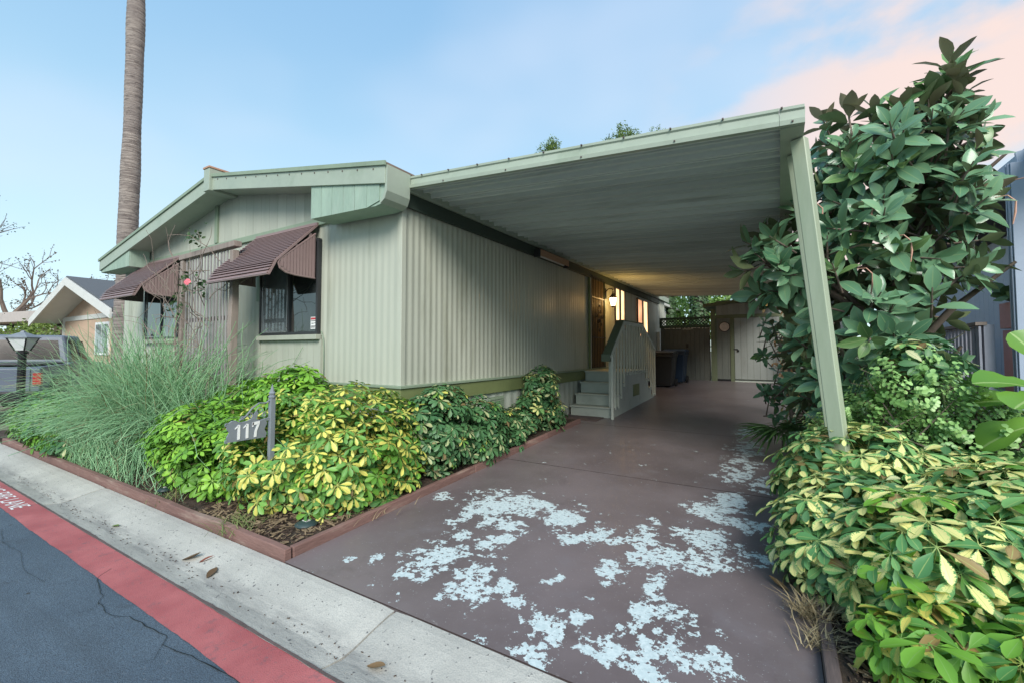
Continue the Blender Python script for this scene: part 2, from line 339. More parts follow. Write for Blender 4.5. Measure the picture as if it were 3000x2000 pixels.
class MB:
    def __init__(s): s.v = []; s.f = []
    def add(s, vs, fs):
        k = len(s.v); s.v += [tuple(p) for p in vs]; s.f += [tuple(i + k for i in q) for q in fs]; return s
    def box(s, x0, x1, y0, y1, z0, z1):
        return s.add([(x0,y0,z0),(x1,y0,z0),(x1,y1,z0),(x0,y1,z0),(x0,y0,z1),(x1,y0,z1),(x1,y1,z1),(x0,y1,z1)],
                     [(0,3,2,1),(4,5,6,7),(0,1,5,4),(1,2,6,5),(2,3,7,6),(3,0,4,7)])
    def bar(s, a, b, wd, h, up=(0, 0, 1)):
        a = Vector(a); b = Vector(b); d = (b - a).normalized(); u = Vector(up)
        x = d.cross(u)
        if x.length < 1e-4: x = d.cross(Vector((0, 1, 0)))
        x.normalize(); y = x.cross(d); x = x * wd / 2; y = y * h / 2
        return s.add([a-x-y, a+x-y, a+x+y, a-x+y, b-x-y, b+x-y, b+x+y, b-x+y],
                     [(0,1,2,3),(7,6,5,4),(0,4,5,1),(1,5,6,2),(2,6,7,3),(3,7,4,0)])
    def prism(s, poly, d0, d1, axis='y'):
        n = len(poly)
        def P(p, d): return {'y': (p[0], d, p[1]), 'x': (d, p[0], p[1]), 'z': (p[0], p[1], d)}[axis]
        return s.add([P(p, d0) for p in poly] + [P(p, d1) for p in poly],
                     [tuple(range(n)), tuple(range(2*n-1, n-1, -1))] + [(i, i+n, (i+1) % n + n, (i+1) % n) for i in range(n)])
    def tube(s, pts, rad, n=6, cap=True):
        pts = [Vector(p) for p in pts]; k = len(pts); vs = []; fs = []
        if not hasattr(rad, '__len__'): rad = [rad] * k
        prev = None
        for i in range(k):
            t = (pts[min(i+1, k-1)] - pts[max(i-1, 0)]); t = t.normalized() if t.length > 1e-6 else Vector((0, 0, 1))
            if prev is None:
                prev = t.orthogonal().normalized()
            x = (prev - t * prev.dot(t)); x = x.normalized() if x.length > 1e-5 else t.orthogonal().normalized(); prev = x; y = t.cross(x)
            for j in range(n):
                a = 2 * math.pi * j / n; vs.append(pts[i] + (x * math.cos(a) + y * math.sin(a)) * rad[i])
        for i in range(k-1):
            for j in range(n): fs.append((i*n+j, i*n+(j+1) % n, (i+1)*n+(j+1) % n, (i+1)*n+j))
        if cap: fs += [tuple(range(n-1, -1, -1)), tuple(range((k-1)*n, k*n))]
        return s.add(vs, fs)
    def lathe(s, prof, c, n=20):
        vs = []; fs = []; k = len(prof)
        for r, z in prof:
            for j in range(n):
                a = 2*math.pi*j/n; vs.append((c[0]+r*math.cos(a), c[1]+r*math.sin(a), c[2]+z))
        for i in range(k-1):
            for j in range(n): fs.append((i*n+j, i*n+(j+1) % n, (i+1)*n+(j+1) % n, (i+1)*n+j))
        return s.add(vs, fs)
    def strip(s, a, b):
        n = len(a); return s.add(list(a) + list(b), [(i, i+1, n+i+1, n+i) for i in range(n-1)])
    def mesh(s, name, origin=None):
        if origin is None:
            A = np.array(s.v); origin = Vector(((A[:,0].min()+A[:,0].max())/2, (A[:,1].min()+A[:,1].max())/2, A[:,2].min()))
        me = bpy.data.meshes.new(name); me.from_pydata([(p[0]-origin[0], p[1]-origin[1], p[2]-origin[2]) for p in s.v], [], s.f); me.validate(); me.update()
        return me, origin
    def build(s, name, m, parent=None, bev=0, smooth=False, origin=None):
        me, og = s.mesh(name, origin); me.materials.append(m)
        if smooth:
            for p in me.polygons: p.use_smooth = True
        o = bpy.data.objects.new(name, me); link(o, parent, Vector(og))
        if bev:
            b = o.modifiers.new('bevel', 'BEVEL'); b.width = bev; b.segments = 2; b.limit_method = 'ANGLE'
        return o
def boxo(name, m, parent, x0, x1, y0, y1, z0, z1, bev=0): return MB().box(x0, x1, y0, y1, z0, z1).build(name, m, parent, bev)
def inst(name, me, parent, loc):
    o = bpy.data.objects.new(name, me); link(o, parent, Vector(loc)); return o
def instm(name, me, parent, M):
    o = bpy.data.objects.new(name, me); col.objects.link(o); o.parent = parent; o.matrix_parent_inverse = Matrix.Translation(-wloc(parent)); o.matrix_basis = M; return o

class LB:      # many leaves in one mesh, all quads, with Col
    def __init__(s): s.v = []; s.q = []; s.c = []; s.k = 0
    def add(s, v, q, c, M=None, rand=None):
        if M is not None:
            A = np.array(M); v = v @ A[:3, :3].T + A[:3, 3]
        if rand is not None:
            c = c.copy(); c[:, 2] = (c[:, 2] + rand * 3.7) % 1; c[:, 3] = (c[:, 3] + rand) % 1
        s.v.append(v); s.q.append(q + s.k); s.c.append(c); s.k += len(v)
    def mesh(s, name, m, smooth=True):
        v = np.concatenate(s.v).astype(np.float32); q = np.concatenate(s.q).astype(np.int32); c = np.concatenate(s.c).astype(np.float32)
        me = bpy.data.meshes.new(name); me.vertices.add(len(v)); me.vertices.foreach_set('co', v.ravel())
        me.loops.add(q.size); me.loops.foreach_set('vertex_index', q.ravel())
        me.polygons.add(len(q)); me.polygons.foreach_set('loop_start', np.arange(0, q.size, 4, dtype=np.int32)); me.polygons.foreach_set('loop_total', np.full(len(q), 4, np.int32))
        at = me.color_attributes.new('Col', 'FLOAT_COLOR', 'POINT'); at.data.foreach_set('color', c.ravel())
        if smooth: me.polygons.foreach_set('use_smooth', np.ones(len(q), bool))
        me.update(calc_edges=True); me.materials.append(m); return me
    def build(s, name, m, parent, k='stuff'):
        o = inst(name, s.mesh(name, m), parent, (0, 0, 0))
        if k: kind(o, k)
        return o
def leaf_arr(Ln, Wd, prof, fold=.12, droop=.3, x0=0., rb=0., curl=0.):
    """leaf along +x, face up +z; prof: (t, half width 0..1)"""
    v = []; c = []
    for t, h in prof:
        x = x0 + Ln * (t - .12 * droop * t * t); z = -droop * Ln * t * t * .55; y = Wd * h
        v += [(x, -y, z + fold * y), (x, 0, z - curl * t), (x, y, z + fold * y)]
        c += [(0, t, rb, 0), (.5, t, rb, 0), (1, t, rb, 0)]
    q = []
    for i in range(len(prof)-1):
        a = 3*i; q += [(a, a+3, a+4, a+1), (a+1, a+4, a+5, a+2)]
    return np.array(v, float), np.array(q), np.array(c, float)
P_UMB = [(0, .10), (.22, .50), (.50, .95), (.74, 1.), (.92, .62), (1, .10)]
P_UMB_LO = [(0, .12), (.45, .95), (.85, .85), (1, .12)]
P_FIC = [(0, .10), (.16, .55), (.38, .95), (.60, .98), (.80, .66), (.93, .26), (1, .02)]
P_FIC_LO = [(0, .12), (.3, .88), (.65, .95), (.9, .4), (1, .02)]
def xform(v, M): A = np.array(M); return v @ A[:3, :3].T + A[:3, 3]
def axis_matrix(p, ax, spin, s=1.):
    z = Vector(ax).normalized(); x = z.orthogonal().normalized(); y = z.cross(x)
    M = Matrix((x, y, z)).transposed().to_4x4()
    return Matrix.Translation(Vector(p)) @ M @ Matrix.Rotation(spin, 4, 'Z') @ Matrix.Diagonal((s, s, s, 1))
def whorl(lo, seed):
    r = random.Random(seed); n = r.choice((7, 8, 8, 9)); V = []; Q = []; C = []; k = 0
    for i in range(n):
        ang = 2*math.pi*(i + r.uniform(-.2, .2))/n; ln = r.uniform(.8, 1.05)
        v, q, c = leaf_arr(ln*.80, .168*r.uniform(.85, 1.15), P_UMB_LO if lo else P_UMB, .35, r.uniform(.15, .5), .2, r.random())
        tilt = r.uniform(-.18, .34)
        M = Matrix.Rotation(ang, 4, 'Z') @ Matrix.Rotation(tilt, 4, 'Y')
        V.append(xform(v, M)); Q.append(q + k); C.append(c); k += len(v)
        if not lo:   # petiolule
            a = xform(np.array([(0, -.012, 0), (0, .012, 0), (.21, .012, 0), (.21, -.012, 0)]), M); V.append(a); Q.append(np.array([(0, 3, 2, 1)]) + k)
            C.append(np.array([(.5, .5, .3, 0)] * 4)); k += 4
    # petiole, 3-sided
    a = []
    for z in (0, -.9):
        for j in range(3): a.append((.018*math.cos(2.1*j), .018*math.sin(2.1*j), z))
    V.append(np.array(a)); Q.append(np.array([(j, (j+1) % 3, 3+(j+1) % 3, 3+j) for j in range(3)]) + k); C.append(np.array([(.5, .5, .2, 0)] * 6))
    return np.concatenate(V), np.concatenate(Q), np.concatenate(C)
WHORLS = [whorl(False, i) for i in range(7)]; WHORLS_LO = [whorl(True, i + 50) for i in range(7)]
_wm = {}
def whorl_meshes(m):
    if m.name not in _wm:
        r = []
        for v, q, c in WHORLS:
            lb = LB(); lb.add(v, q, c); r.append(lb.mesh('compound_leaf', m))
        _wm[m.name] = r
    return _wm[m.name]
CAMP = Vector((0, 0, EYE))
def gz(y): return .0405 * (max(y, 1.8) - 1.8)
def hides_sign(p):
    if p.x < -4.12 or p.y > 2.7: return False
    t = -3.99/p.x; y = p.y*t; z = EYE + (p.z-EYE)*t
    return (1.72 < y < 2.66 and .57 < z < 1.25) or (1.84 < y < 2.44 and .48 < z < 1.25)
def on_lobes(r, lobes, inside=False):
    wts = [l[3]*l[5] + l[3]*l[4] + l[4]*l[5] for l in lobes]
    for _ in range(60):
        x, y, z, a, b, c = r.choices(lobes, wts)[0]
        d = Vector((r.gauss(0, 1), r.gauss(0, 1), r.gauss(0, 1))).normalized(); k = r.uniform(.35, .8) if inside else r.uniform(.86, 1.06)
        p = Vector((x + d.x*a*k, y + d.y*b*k, z + d.z*c*k))
        if p.z < gz(p.y) + .05 or hides_sign(p): continue
        if not inside and any(((p.x-X)/A)**2 + ((p.y-Y)/B)**2 + ((p.z-Z)/Cc)**2 < .72 for X, Y, Z, A, B, Cc in lobes): continue
        return p, Vector((d.x/a, d.y/b, d.z/c)).normalized()
    return None
def shrub(label, base, lobes, m, size, n_parts, n_fill, seed, group, m2=None, f2=.0, upw=.75, name='umbrella_shrub', stems=7):
    r = random.Random(seed); root = thing(name, label, 'shrub', (base[0], base[1], gz(base[1])), group)
    pts = []
    while len(pts) < int(n_parts*2.1):
        q = on_lobes(r, lobes)
        if q is None: break
        pts.append(q)
    pts.sort(key=lambda q: -(q[1].dot((CAMP-q[0]).normalized()) + .35*q[1].z))
    me1 = whorl_meshes(m); me2 = whorl_meshes(m2) if m2 else me1; lb = LB()
    for i, (p, nn) in enumerate(pts):
        ax = (nn*.7 + Vector((0, 0, upw)) + Vector((r.gauss(0, .22), r.gauss(0, .22), r.gauss(0, .12))))
        s = size*r.uniform(.62, 1.2)
        if i < n_parts:
            instm('compound_leaf', r.choice(me2 if r.random() < f2 else me1), root, axis_matrix(p, ax, r.uniform(0, 6.3), s))
        else:
            lb.add(*r.choice(WHORLS_LO), M=axis_matrix(p, ax, r.uniform(0, 6.3), s), rand=r.random())
    for i in range(n_fill):
        q = on_lobes(r, lobes, True)
        if q is None: continue
        p, nn = q; ax = nn*.6 + Vector((0, 0, .7)) + Vector((r.gauss(0, .4), r.gauss(0, .4), 0))
        lb.add(*r.choice(WHORLS_LO), M=axis_matrix(p, ax, r.uniform(0, 6.3), size*r.uniform(.8, 1.2)), rand=r.random())
    lb.build('inner_leaves', m, root)
    mb = MB()
    for i in range(stems):
        l = lobes[i % len(lobes)]; g = (base[0] + r.uniform(-.25, .25), base[1] + r.uniform(-.15, .15), gz(base[1]) - .05)
        e = (l[0] + r.uniform(-.5, .5)*l[3], l[1] + r.uniform(-.5, .5)*l[4], l[2] + r.uniform(0, .6)*l[5])
        mid = [(g[j]+e[j])/2 + r.uniform(-.06, .06) for j in range(3)]; mb.tube([g, mid, e], [.016, .012, .006], 5)
    mb.build('stems', STEMG, root, smooth=True)
    return root

# ================================================================== SETTING
def struct(o): return kind(o, 'structure')
# ground: one sheet to the horizon
mb = MB(); ys = [-400, -60, -9, 1.0, 1.82, 6, 12, 20, 40, 400]; zs = [-.2, -.2, -.2, -.2, -.06, .10, .34, .62, .8, .8]
for i in range(len(ys)-1): mb.add([(-500, ys[i], zs[i]), (500, ys[i], zs[i]), (500, ys[i+1], zs[i+1]), (-500, ys[i+1], zs[i+1])], [(0, 1, 2, 3)])
struct(mb.build('ground', GROUND, origin=Vector((0, 0, 0))))
mb = MB(); mb.add([(-120, -6.5, -.045), (120, -6.5, -.045), (120, 1.36, -.034), (-120, 1.36, -.034)], [(0, 1, 2, 3)])
road = struct(mb.build('road', ASPH, origin=Vector((0, 0, 0))))
# red kerb line: wavy edges, a sheet on the asphalt
mb = MB(); a = []; b = []
for i in range(0, 900):
    x = -40 + i * .06
    a.append((x, 1.125 + .010*mnoise.noise((x*2.1, 3, 0)) + .014*mnoise.noise((x*.35, 9, 0)) + .006*mnoise.noise((x*14, 2, 0)), -.0302)); b.append((x, 1.352 + .004*mnoise.noise((x*9, 5, 0)), -.0302))
mb.strip(a, b); stripe = struct(mb.build('kerb_stripe', STRIPE, origin=Vector((0, 0, 0))))
# ragged black seam between the asphalt and the gutter
mb = MB(); a = []; b = []
for i in range(0, 1400):
    x = -14 + i * .0125; wv = .010 + .010*abs(mnoise.noise((x*6, 1, 0))) + .014*max(0, mnoise.noise((x*1.3, 4, 2)))
    a.append((x, 1.345 - wv*.55, -.0262)); b.append((x, 1.345 + wv, -.0262))
mb.strip(a, b); struct(mb.build('kerb_seam', DARKWOOD, origin=Vector((0, 0, 0))))
# cracks in the asphalt
def crack(pts, wd=.0035):
    P = []
    for i in range(len(pts)-1):
        for k in range(6):
            t = k/6; x = pts[i][0]*(1-t)+pts[i+1][0]*t; y = pts[i][1]*(1-t)+pts[i+1][1]*t
            P.append((x + .012*mnoise.noise((x*14, y*14, 0)), y + .016*mnoise.noise((x*11, y*11, 7))))
    P.append(pts[-1]); wds = [wd*(.35 + .9*abs(mnoise.noise((p[0]*7, p[1]*7, 3)))) for p in P]
    m = MB().strip([(p[0], p[1]-k, -.0285) for p, k in zip(P, wds)], [(p[0], p[1]+k, -.0285) for p, k in zip(P, wds)])
    m.build('crack', BLACK, road)
crack([(-3.95, 1.22), (-3.86, 1.12), (-3.56, 1.06), (-3.48, 1.02), (-3.24, 1.01), (-3.16, 1.06), (-2.78, 1.09), (-2.71, 1.05), (-2.38, 1.10), (-2.05, 1.12), (-1.7, 1.06)])
crack([(-3.48, 1.02), (-3.42, .96), (-3.5, .88)], .002); crack([(-2.72, 1.06), (-2.62, .98), (-2.66, .92)], .002)
crack([(-5.6, 1.0), (-5.2, .94), (-4.9, .97), (-4.4, .90), (-4.1, .93)], .002); crack([(-6.6, .80), (-6.1, .74), (-5.7, .78)], .002)
# gutter: concrete slabs
gp = [(1.338, -.026), (1.40, -.040), (1.48, -.052), (1.55, -.047), (1.64, -.026), (1.72, -.008), (1.79, .002), (1.838, .003)]
gut = bpy.data.objects.new('gutter', None); link(gut, None, (0, 1.34, -.03)); struct(gut)
xs = [-1.88 + 4.3*k for k in range(-9, 9)]
for k in range(len(xs)-1):
    x0, x1 = xs[k] + .007, xs[k+1] - .007; mb = MB(); nx = 40
    rows = []
    for i in range(nx+1):
        x = x0 + (x1-x0)*i/nx; e = .004*mnoise.noise((x*5, 2, 1)); edge = -.006 if i in (0, nx) else 0
        rows.append([(x + (.006*mnoise.noise((k*3, y*16, i)) if i in (0, nx) else 0), y + (e if j in (0,) else 0), z + edge) for j, (y, z) in enumerate(gp)])
    for i in range(nx): mb.strip(rows[i][::-1], rows[i+1][::-1])
    for rw, fl in ((rows[0], 1), (rows[-1], 0)):
        q = rw if fl else rw[::-1]; mb.strip(q, [(p[0], p[1], -.18) for p in q])
    mb.build('gutter_slab', CONC, gut, smooth=False, origin=Vector((x0, 1.32, 0)))
boxo('joint_filler', DARKWOOD, gut, -40, 35, 1.35, 1.8, -.2, -.075)
boxo('joint_filler', DARKWOOD, gut, -3.05, .25, 1.832, 1.852, -.06, -.004)
# driveway
PATCH = [(-2.18,3.48,.25,.24),(-2.32,3.13,.08,.15),(-2.10,3.09,.07,.13),(-1.83,2.81,.10,.16),(-1.55,3.46,.12,.20),(-1.40,3.14,.08,.07),(-1.13,3.29,.16,.15),(-.88,3.36,.08,.31),(-.61,3.21,.20,.12),(-.49,3.57,.19,.17),(-.20,3.41,.17,.10),(-.66,2.80,.05,.15),(-.99,2.80,.07,.08),(-2.10,2.37,.13,.23),(-1.68,2.28,.13,.17),(-1.46,2.36,.07,.07),(-1.08,2.16,.10,.11),(-.97,2.27,.05,.06),(-.83,2.15,.08,.07),(-.72,2.31,.05,.08),(-.67,2.51,.07,.08),(-.49,2.54,.10,.10),(-.55,2.21,.10,.13),(-.35,2.19,.08,.08),(-.72,2.10,.05,.07),(-.49,2.31,.04,.07),(-.27,2.34,.06,.05),(-.40,4.47,.09,.26),(-.57,4.15,.15,.12),(-.39,5.44,.15,.43),(-1.33,1.88,.05,.03),(-1.05,1.92,.05,.05),(-1.01,1.87,.05,.03),(-1.15,1.87,.02,.03),(-2.12,2.75,.05,.06),(-.24,3.87,.03,.07),(-1.23,2.57,.03,.04),(-1.34,2.24,.06,.05),(-.96,2.47,.03,.03),(-.54,2.04,.06,.04),(-2.81,3.34,.07,.09),(-.39,6.6,.16,.5),(-.42,5.84,.14,.4),(-.2,5.1,.1,.2),(-.3,4.0,.2,.1),(-.45,7.6,.12,.3),(-2.45,2.2,.04,.05),(-2.6,2.1,.04,.04),(-1.9,3.1,.12,.10),(-2.35,3.6,.1,.1),(-1.85,3.6,.12,.08)]
drv = bpy.data.objects.new('driveway', None); link(drv, None, (-1.4, 1.85, 0)); struct(drv)
PA = np.array(PATCH)
for x0, x1, y0, y1, st in ((-2.965, .135, 1.852, 4.722, .035), (-2.965, .135, 4.732, 7.2, .05), (-3.5, .135, 7.21, 11.2, .1), (-3.5, .135, 11.21, 15.6, .3)):
    nx, ny = int((x1-x0)/st)+1, int((y1-y0)/st)+1
    X, Y = np.meshgrid(np.linspace(x0, x1, nx), np.linspace(y0, y1, ny)); X = X.ravel(); Y = Y.ravel()
    p = np.zeros(len(X))
    for cx_, cy_, a_, b_ in PATCH:
        d = ((X-cx_)/(a_*1.4))**2 + ((Y-cy_)/(b_*1.4))**2; p = np.maximum(p, .80*np.exp(-d*.7)*(1 if y0 < 4.7 else .82))
    Z = .0405*(Y-1.8)
    me = bpy.data.meshes.new('driveway_slab'); fs = [(j*nx+i, j*nx+i+1, (j+1)*nx+i+1, (j+1)*nx+i) for j in range(ny-1) for i in range(nx-1)]
    me.from_pydata(list(zip(X, Y, Z)), [], fs); at = me.attributes.new('Peel', 'FLOAT', 'POINT'); at.data.foreach_set('value', p.astype(np.float32)); me.materials.append(DRIVE); me.update()
    inst('driveway_slab', me, drv, (0, 0, 0))
mb = MB(); mb.add([(-3.52, 1.86, gz(1.86)-.012), (.15, 1.86, gz(1.86)-.012), (.15, 15.6, gz(15.6)-.012), (-3.52, 15.6, gz(15.6)-.012)], [(0, 1, 2, 3)]); mb.build('joint_filler', DARKWOOD, drv)
# planting beds: uneven soil
def bed(x0, x1, y0, y1, st, h, seed):
    nx, ny = int((x1-x0)/st)+1, int((y1-y0)/st)+1; vs = []
    for j in range(ny):
        for i in range(nx):
            x = x0+(x1-x0)*i/(nx-1); y = y0+(y1-y0)*j/(ny-1); vs.append((x, y, gz(y)+h+.03*mnoise.noise((x*3, y*3, seed))+.012*mnoise.noise((x*14, y*14, seed))))
    return struct(MB().add(vs, [(j*nx+i, j*nx+i+1, (j+1)*nx+i+1, (j+1)*nx+i) for j in range(ny-1) for i in range(nx-1)]).build('planting_bed', SOIL, smooth=True, origin=Vector((0, 0, 0))))
bed(-12, -3.01, 1.87, 3.5, .06, .035, 1); bed(-3.52, -3.01, 3.4, 7.25, .05, .035, 2); bed(.19, 4.5, 1.86, 12, .08, .02, 3)

# ================================================================== MOBILE HOME
WX, FY = -3.51, 3.47          # side wall plane, front wall plane
home = thing('mobile_home', 'sage green double-wide mobile home with low gable roof and corrugated side wall', 'house', (-7.2, 9, .1))
def ribbed(a0, a1, z0, z1, pitch, amp, side, m, name='siding_sheet', parent=home):
    mb = MB(); n = int(round((a1-a0)/pitch)); pts = []
    prof = [(0, 0), (.12, .15), (.25, .5), (.38, .85), (.5, 1), (.62, .85), (.75, .5), (.88, .15)]
    for k in range(n):
        for t, h in prof: pts.append((a0+(k+t)*pitch*(a1-a0)/(n*pitch), h*amp))
    pts.append((a1, 0))
    if side == 'x': lo = [(WX+h, a, z0) for a, h in pts]; hi = [(WX+h, a, z1) for a, h in pts]
    else: lo = [(a, FY-h, z0) for a, h in pts]; hi = [(a, FY-h, z1) for a, h in pts]
    mb.strip(lo, hi); return mb.build(name, m, parent)
for k in range(10): ribbed(3.472+1.29*k, 3.472+1.29*(k+1)-.002, 1.04, 3.22, .1, .007, 'x', SAGE)
for k in range(6): ribbed(-11.05+1.2555*k, -11.05+1.2555*(k+1)-.002, 1.04, 3.04, .105, .005, 'y', SAGE)
boxo('corner_trim', SAGE, home, WX-.045, WX+.018, FY-.016, FY+.05, 1.04, 3.1, .004)
mb = MB(); mb.box(-11.05, WX-.03, FY+.03, 16.3, .2, 3.2); mb.build('wall_core', SAGE2, home)
# belt band and skirting
boxo('belt_band', OLIVE, home, WX-.02, WX+.045, 3.43, 16.3, .87, 1.05, .006); boxo('belt_band', OLIVE, home, -11.05, WX+.043, FY-.045, FY+.02, .872, 1.052, .006)
boxo('belt_cap', TRIM, home, WX-.02, WX+.062, 3.41, 16.3, 1.055, 1.085, .004); boxo('belt_cap', TRIM, home, -11.05, WX+.06, FY-.062, FY+.02, 1.057, 1.087, .004)
for k in range(10): ribbed(3.48+1.285*k, 3.48+1.285*(k+1)-.003, 0., .875, .2, .012, 'x', STEP, 'skirt_panel')
for k in range(6): ribbed(-11.05+1.256*k, -11.05+1.256*(k+1)-.003, 0., .875, .2, .012, 'y', STEP, 'skirt_panel')
v = MB()
for i in range(7): v.box(WX+.015, WX+.035, 5.15, 5.5, .60+.028*i, .618+.028*i)
v.box(WX+.012, WX+.022, 5.12, 5.53, .58, .81); v.build('skirt_vent', TRIM, home)
# gable boards
def roofz(x): return 3.97 - (x+6.97)*.171 if x > -6.97 else 3.97 + (x+6.97)*.186
x = -11.04
while x < WX-.05:
    x1 = min(x+.198, WX-.01); MB().prism([(x+.002, 3.1), (x1-.000, 3.1), (x1-.000, roofz(x1)-.17), (x+.002, roofz(x)-.17)], FY-.02, FY+.02).build('gable_board', SAGE2, home); x += .2
mb = MB(); mb.prism([(-11.04, 3.1), (WX-.02, 3.1), (WX-.02, roofz(WX)-.19), (-6.97, 3.79), (-11.04, roofz(-11.04)-.19)], FY-.012, FY+.012); mb.build('gable_backing', SAGE2, home)
boxo('wall_trim', TRIM, home, -11.05, WX+.01, FY-.04, FY-.0, 3.03, 3.115, .004)
boxo('gable_batten', TRIM, home, -7.49, -7.41, FY-.052, FY-.02, 3.12, 3.70, .004)
# roof
def slab(x0, x1, top, th, y0, y1):
    return MB().prism([(x0, roofz(x0)+top), (x0, roofz(x0)+top-th), (x1, roofz(x1)+top-th), (x1, roofz(x1)+top)], y0, y1)
slab(-6.97, -3.40, 0, .18, 3.14, 16.6).build('roof_slope', FASC, home); slab(-11.16, -6.972, 0, .18, 3.14, 16.6).build('roof_slope', FASC, home)
slab(-6.96, -3.385, .022, .02, 3.10, 16.65).build('roof_covering', ROOFC, home); slab(-11.19, -6.98, .022, .02, 3.10, 16.65).build('roof_covering', ROOFC, home)
slab(-6.90, -3.39, .002, .205, 3.105, 3.138).build('rake_board', FASC, home, .004); slab(-11.17, -7.04, .002, .205, 3.105, 3.138).build('rake_board', FASC, home, .004)
slab(-6.90, -3.37, .026, .045, 3.085, 3.104).build('rake_cap', TRIM, home); slab(-11.19, -7.04, .026, .045, 3.085, 3.104).build('rake_cap', TRIM, home)
mb = MB()
for i in range(14):
    xx = -6.75 + i*.245; mb.box(xx, xx+.013, 3.099, 3.106, roofz(xx)-.062, roofz(xx)-.047)
kind(mb.build('nail_heads', DARKWOOD, home), 'stuff')
mb = MB(); mb.box(-7.05, -6.89, 3.06, 3.5, 3.74, 4.06); mb.build('ridge_beam', FASC, home, .006)
boxo('ridge_cap', ORANGE, home, -7.06, -6.88, 3.05, 9, 4.062, 4.09, .004)
# boxed eave ends
poly = [(-4.63, 2.985), (-3.56, 2.955), (-3.47, 2.97), (-3.41, 3.01), (-3.38, 3.08), (-3.375, 3.30), (-4.63, roofz(-4.63)-.10)]
MB().prism(poly, 3.14, FY-.04).build('eave_box', ROUGHBOX, home, .006)
MB().prism([(-3.46, 2.965), (-3.40, 3.005), (-3.368, 3.08), (-3.362, 3.345), (-3.392, 3.35), (-3.40, 3.09), (-3.43, 3.02), (-3.47, 2.985)], 3.115, 3.44).build('eave_end_cap', FASC, home)
MB().prism([(-11.16, 2.95), (-9.83, 2.95), (-9.83, roofz(-9.83)-.1), (-11.16, roofz(-11.16)-.1)], 3.14, FY-.04).build('eave_box', ROUGHBOX, home, .006)
for a0, a1, bot in ((-4.63, -3.46, 2.985), (-11.15, -9.83, 2.955)):
    xx = a0
    while xx < a1 - .05:
        x1 = min(xx+.19, a1); b0 = bot - (.03*(xx-a0) if a0 > -5 else 0); b1 = bot - (.03*(x1-a0) if a0 > -5 else 0)
        if x1 > -3.5: b1 += .05
        MB().prism([(xx+.003, b0), (x1-.003, b1), (x1-.003, roofz(x1)-.19), (xx+.003, roofz(xx)-.19)], 3.128, 3.142).build('eave_board', ROUGHBOX, home); xx += .19
# ---- windows
def window(x0, x1, z0, z1, mull, panes, sill=True, sticker=False):
    y = FY - .012; f = MB(); t = .035
    f.box(x0, x1, y-.05, y, z0, z0+t); f.box(x0, x1, y-.05, y, z1-t, z1); f.box(x0, x0+t, y-.05, y, z0+t, z1-t); f.box(x1-t, x1, y-.05, y, z0+t, z1-t)
    f.box(mull-.014, mull+.014, y-.042, y, z0+t, z1-t); wn = f.build('window', FRAMEB, home, .003)
    boxo('pane', panes[0], wn, x0+t, mull-.014, y-.026, y-.02, z0+t, z1-t); boxo('pane', panes[1], wn, mull+.014, x1-t, y-.02, y-.014, z0+t, z1-t)
    sb = MB(); sb.box(x0+t+.012, x0+t+.024, y-.04, y-.028, z0+t, z1-t); sb.box(mull-.04, mull-.026, y-.04, y-.028, z0+t, z1-t); sb.box(x0+t, mull-.014, y-.04, y-.028, z0+t, z0+t+.014); sb.build('sash', CHROME, wn)
    if sill: boxo('sill', TRIM if 0 else SAGE2, wn, x0-.02, x1+.015, y-.075, y, z0-.065, z0-.004, .004)
    if sticker:
        s = MB(); s.box(x1-.165, x1-.05, y-.0235, y-.0215, z0+.065, z0+.215); o = s.build('sticker', WHITE, wn); o['label'] = 'white and red notice sticker in window corner'
        s = MB(); s.box(x1-.163, x1-.052, y-.0245, y-.0236, z0+.178, z0+.207); o.data.materials.append(REDL); o.data.materials.append(FRAMEB)
        A = [(x1-.158, z0+.165, .10), (x1-.15, z0+.135, .05), (x1-.09, z0+.138, .025), (x1-.158, z0+.10, .095), (x1-.158, z0+.085, .08)]
        vs = [tuple(vv.co) for vv in o.data.vertices]; fs = [tuple(p.vertices) for p in o.data.polygons]; mi = [0]*len(fs); og = W[o]
        def addbox(bx, k):
            m2 = MB().box(*bx); n0 = len(vs); vs.extend([(p[0]-og.x, p[1]-og.y, p[2]-og.z) for p in m2.v]); fs.extend([tuple(i+n0 for i in q) for q in m2.f]); mi.extend([k]*6)
        addbox((x1-.160, x1-.055, y-.0250, y-.0236, z0+.180, z0+.207), 1)
        for ax, az, aw in A: addbox((ax, ax+aw, y-.0248, y-.0236, az-.004, az+.005), 2)
        me = o.data; me.clear_geometry(); me.from_pydata(vs, [], fs); me.polygons.foreach_set('material_index', mi); me.update()
    return wn
window(-6.17, -4.88, 1.665, 2.86, -5.50, (GLASSC, GLASSD), True, True)
window(-9.95, -8.62, 1.665, 2.86, -9.28, (GLASSD, GLASSC))
# patched flat panel under the front window
x = -6.18
while x < -4.86:
    boxo('patch_board', SAGE2, home, x+.002, min(x+.132, -4.86)-.002, FY-.024, FY-.008, 1.09, 1.595); x += .132
boxo('patch_batten', SAGE2, home, -6.20, -6.182, FY-.035, FY-.005, 1.09, 1.60); boxo('patch_batten', SAGE2, home, -4.858, -4.84, FY-.035, FY-.005, 1.09, 1.60)
boxo('wall_batten', TRIM, home, -6.30, -6.18, FY-.032, FY-.014, 2.15, 2.95)
mb = MB(); mb.tube([(-4.84, FY-.03, 1.70), (-4.80, FY-.03, 1.62), (-4.79, FY-.025, 1.5), (-4.785, FY-.025, 1.05)], .007, 5); mb.build('cable', TRIM, home, smooth=True)
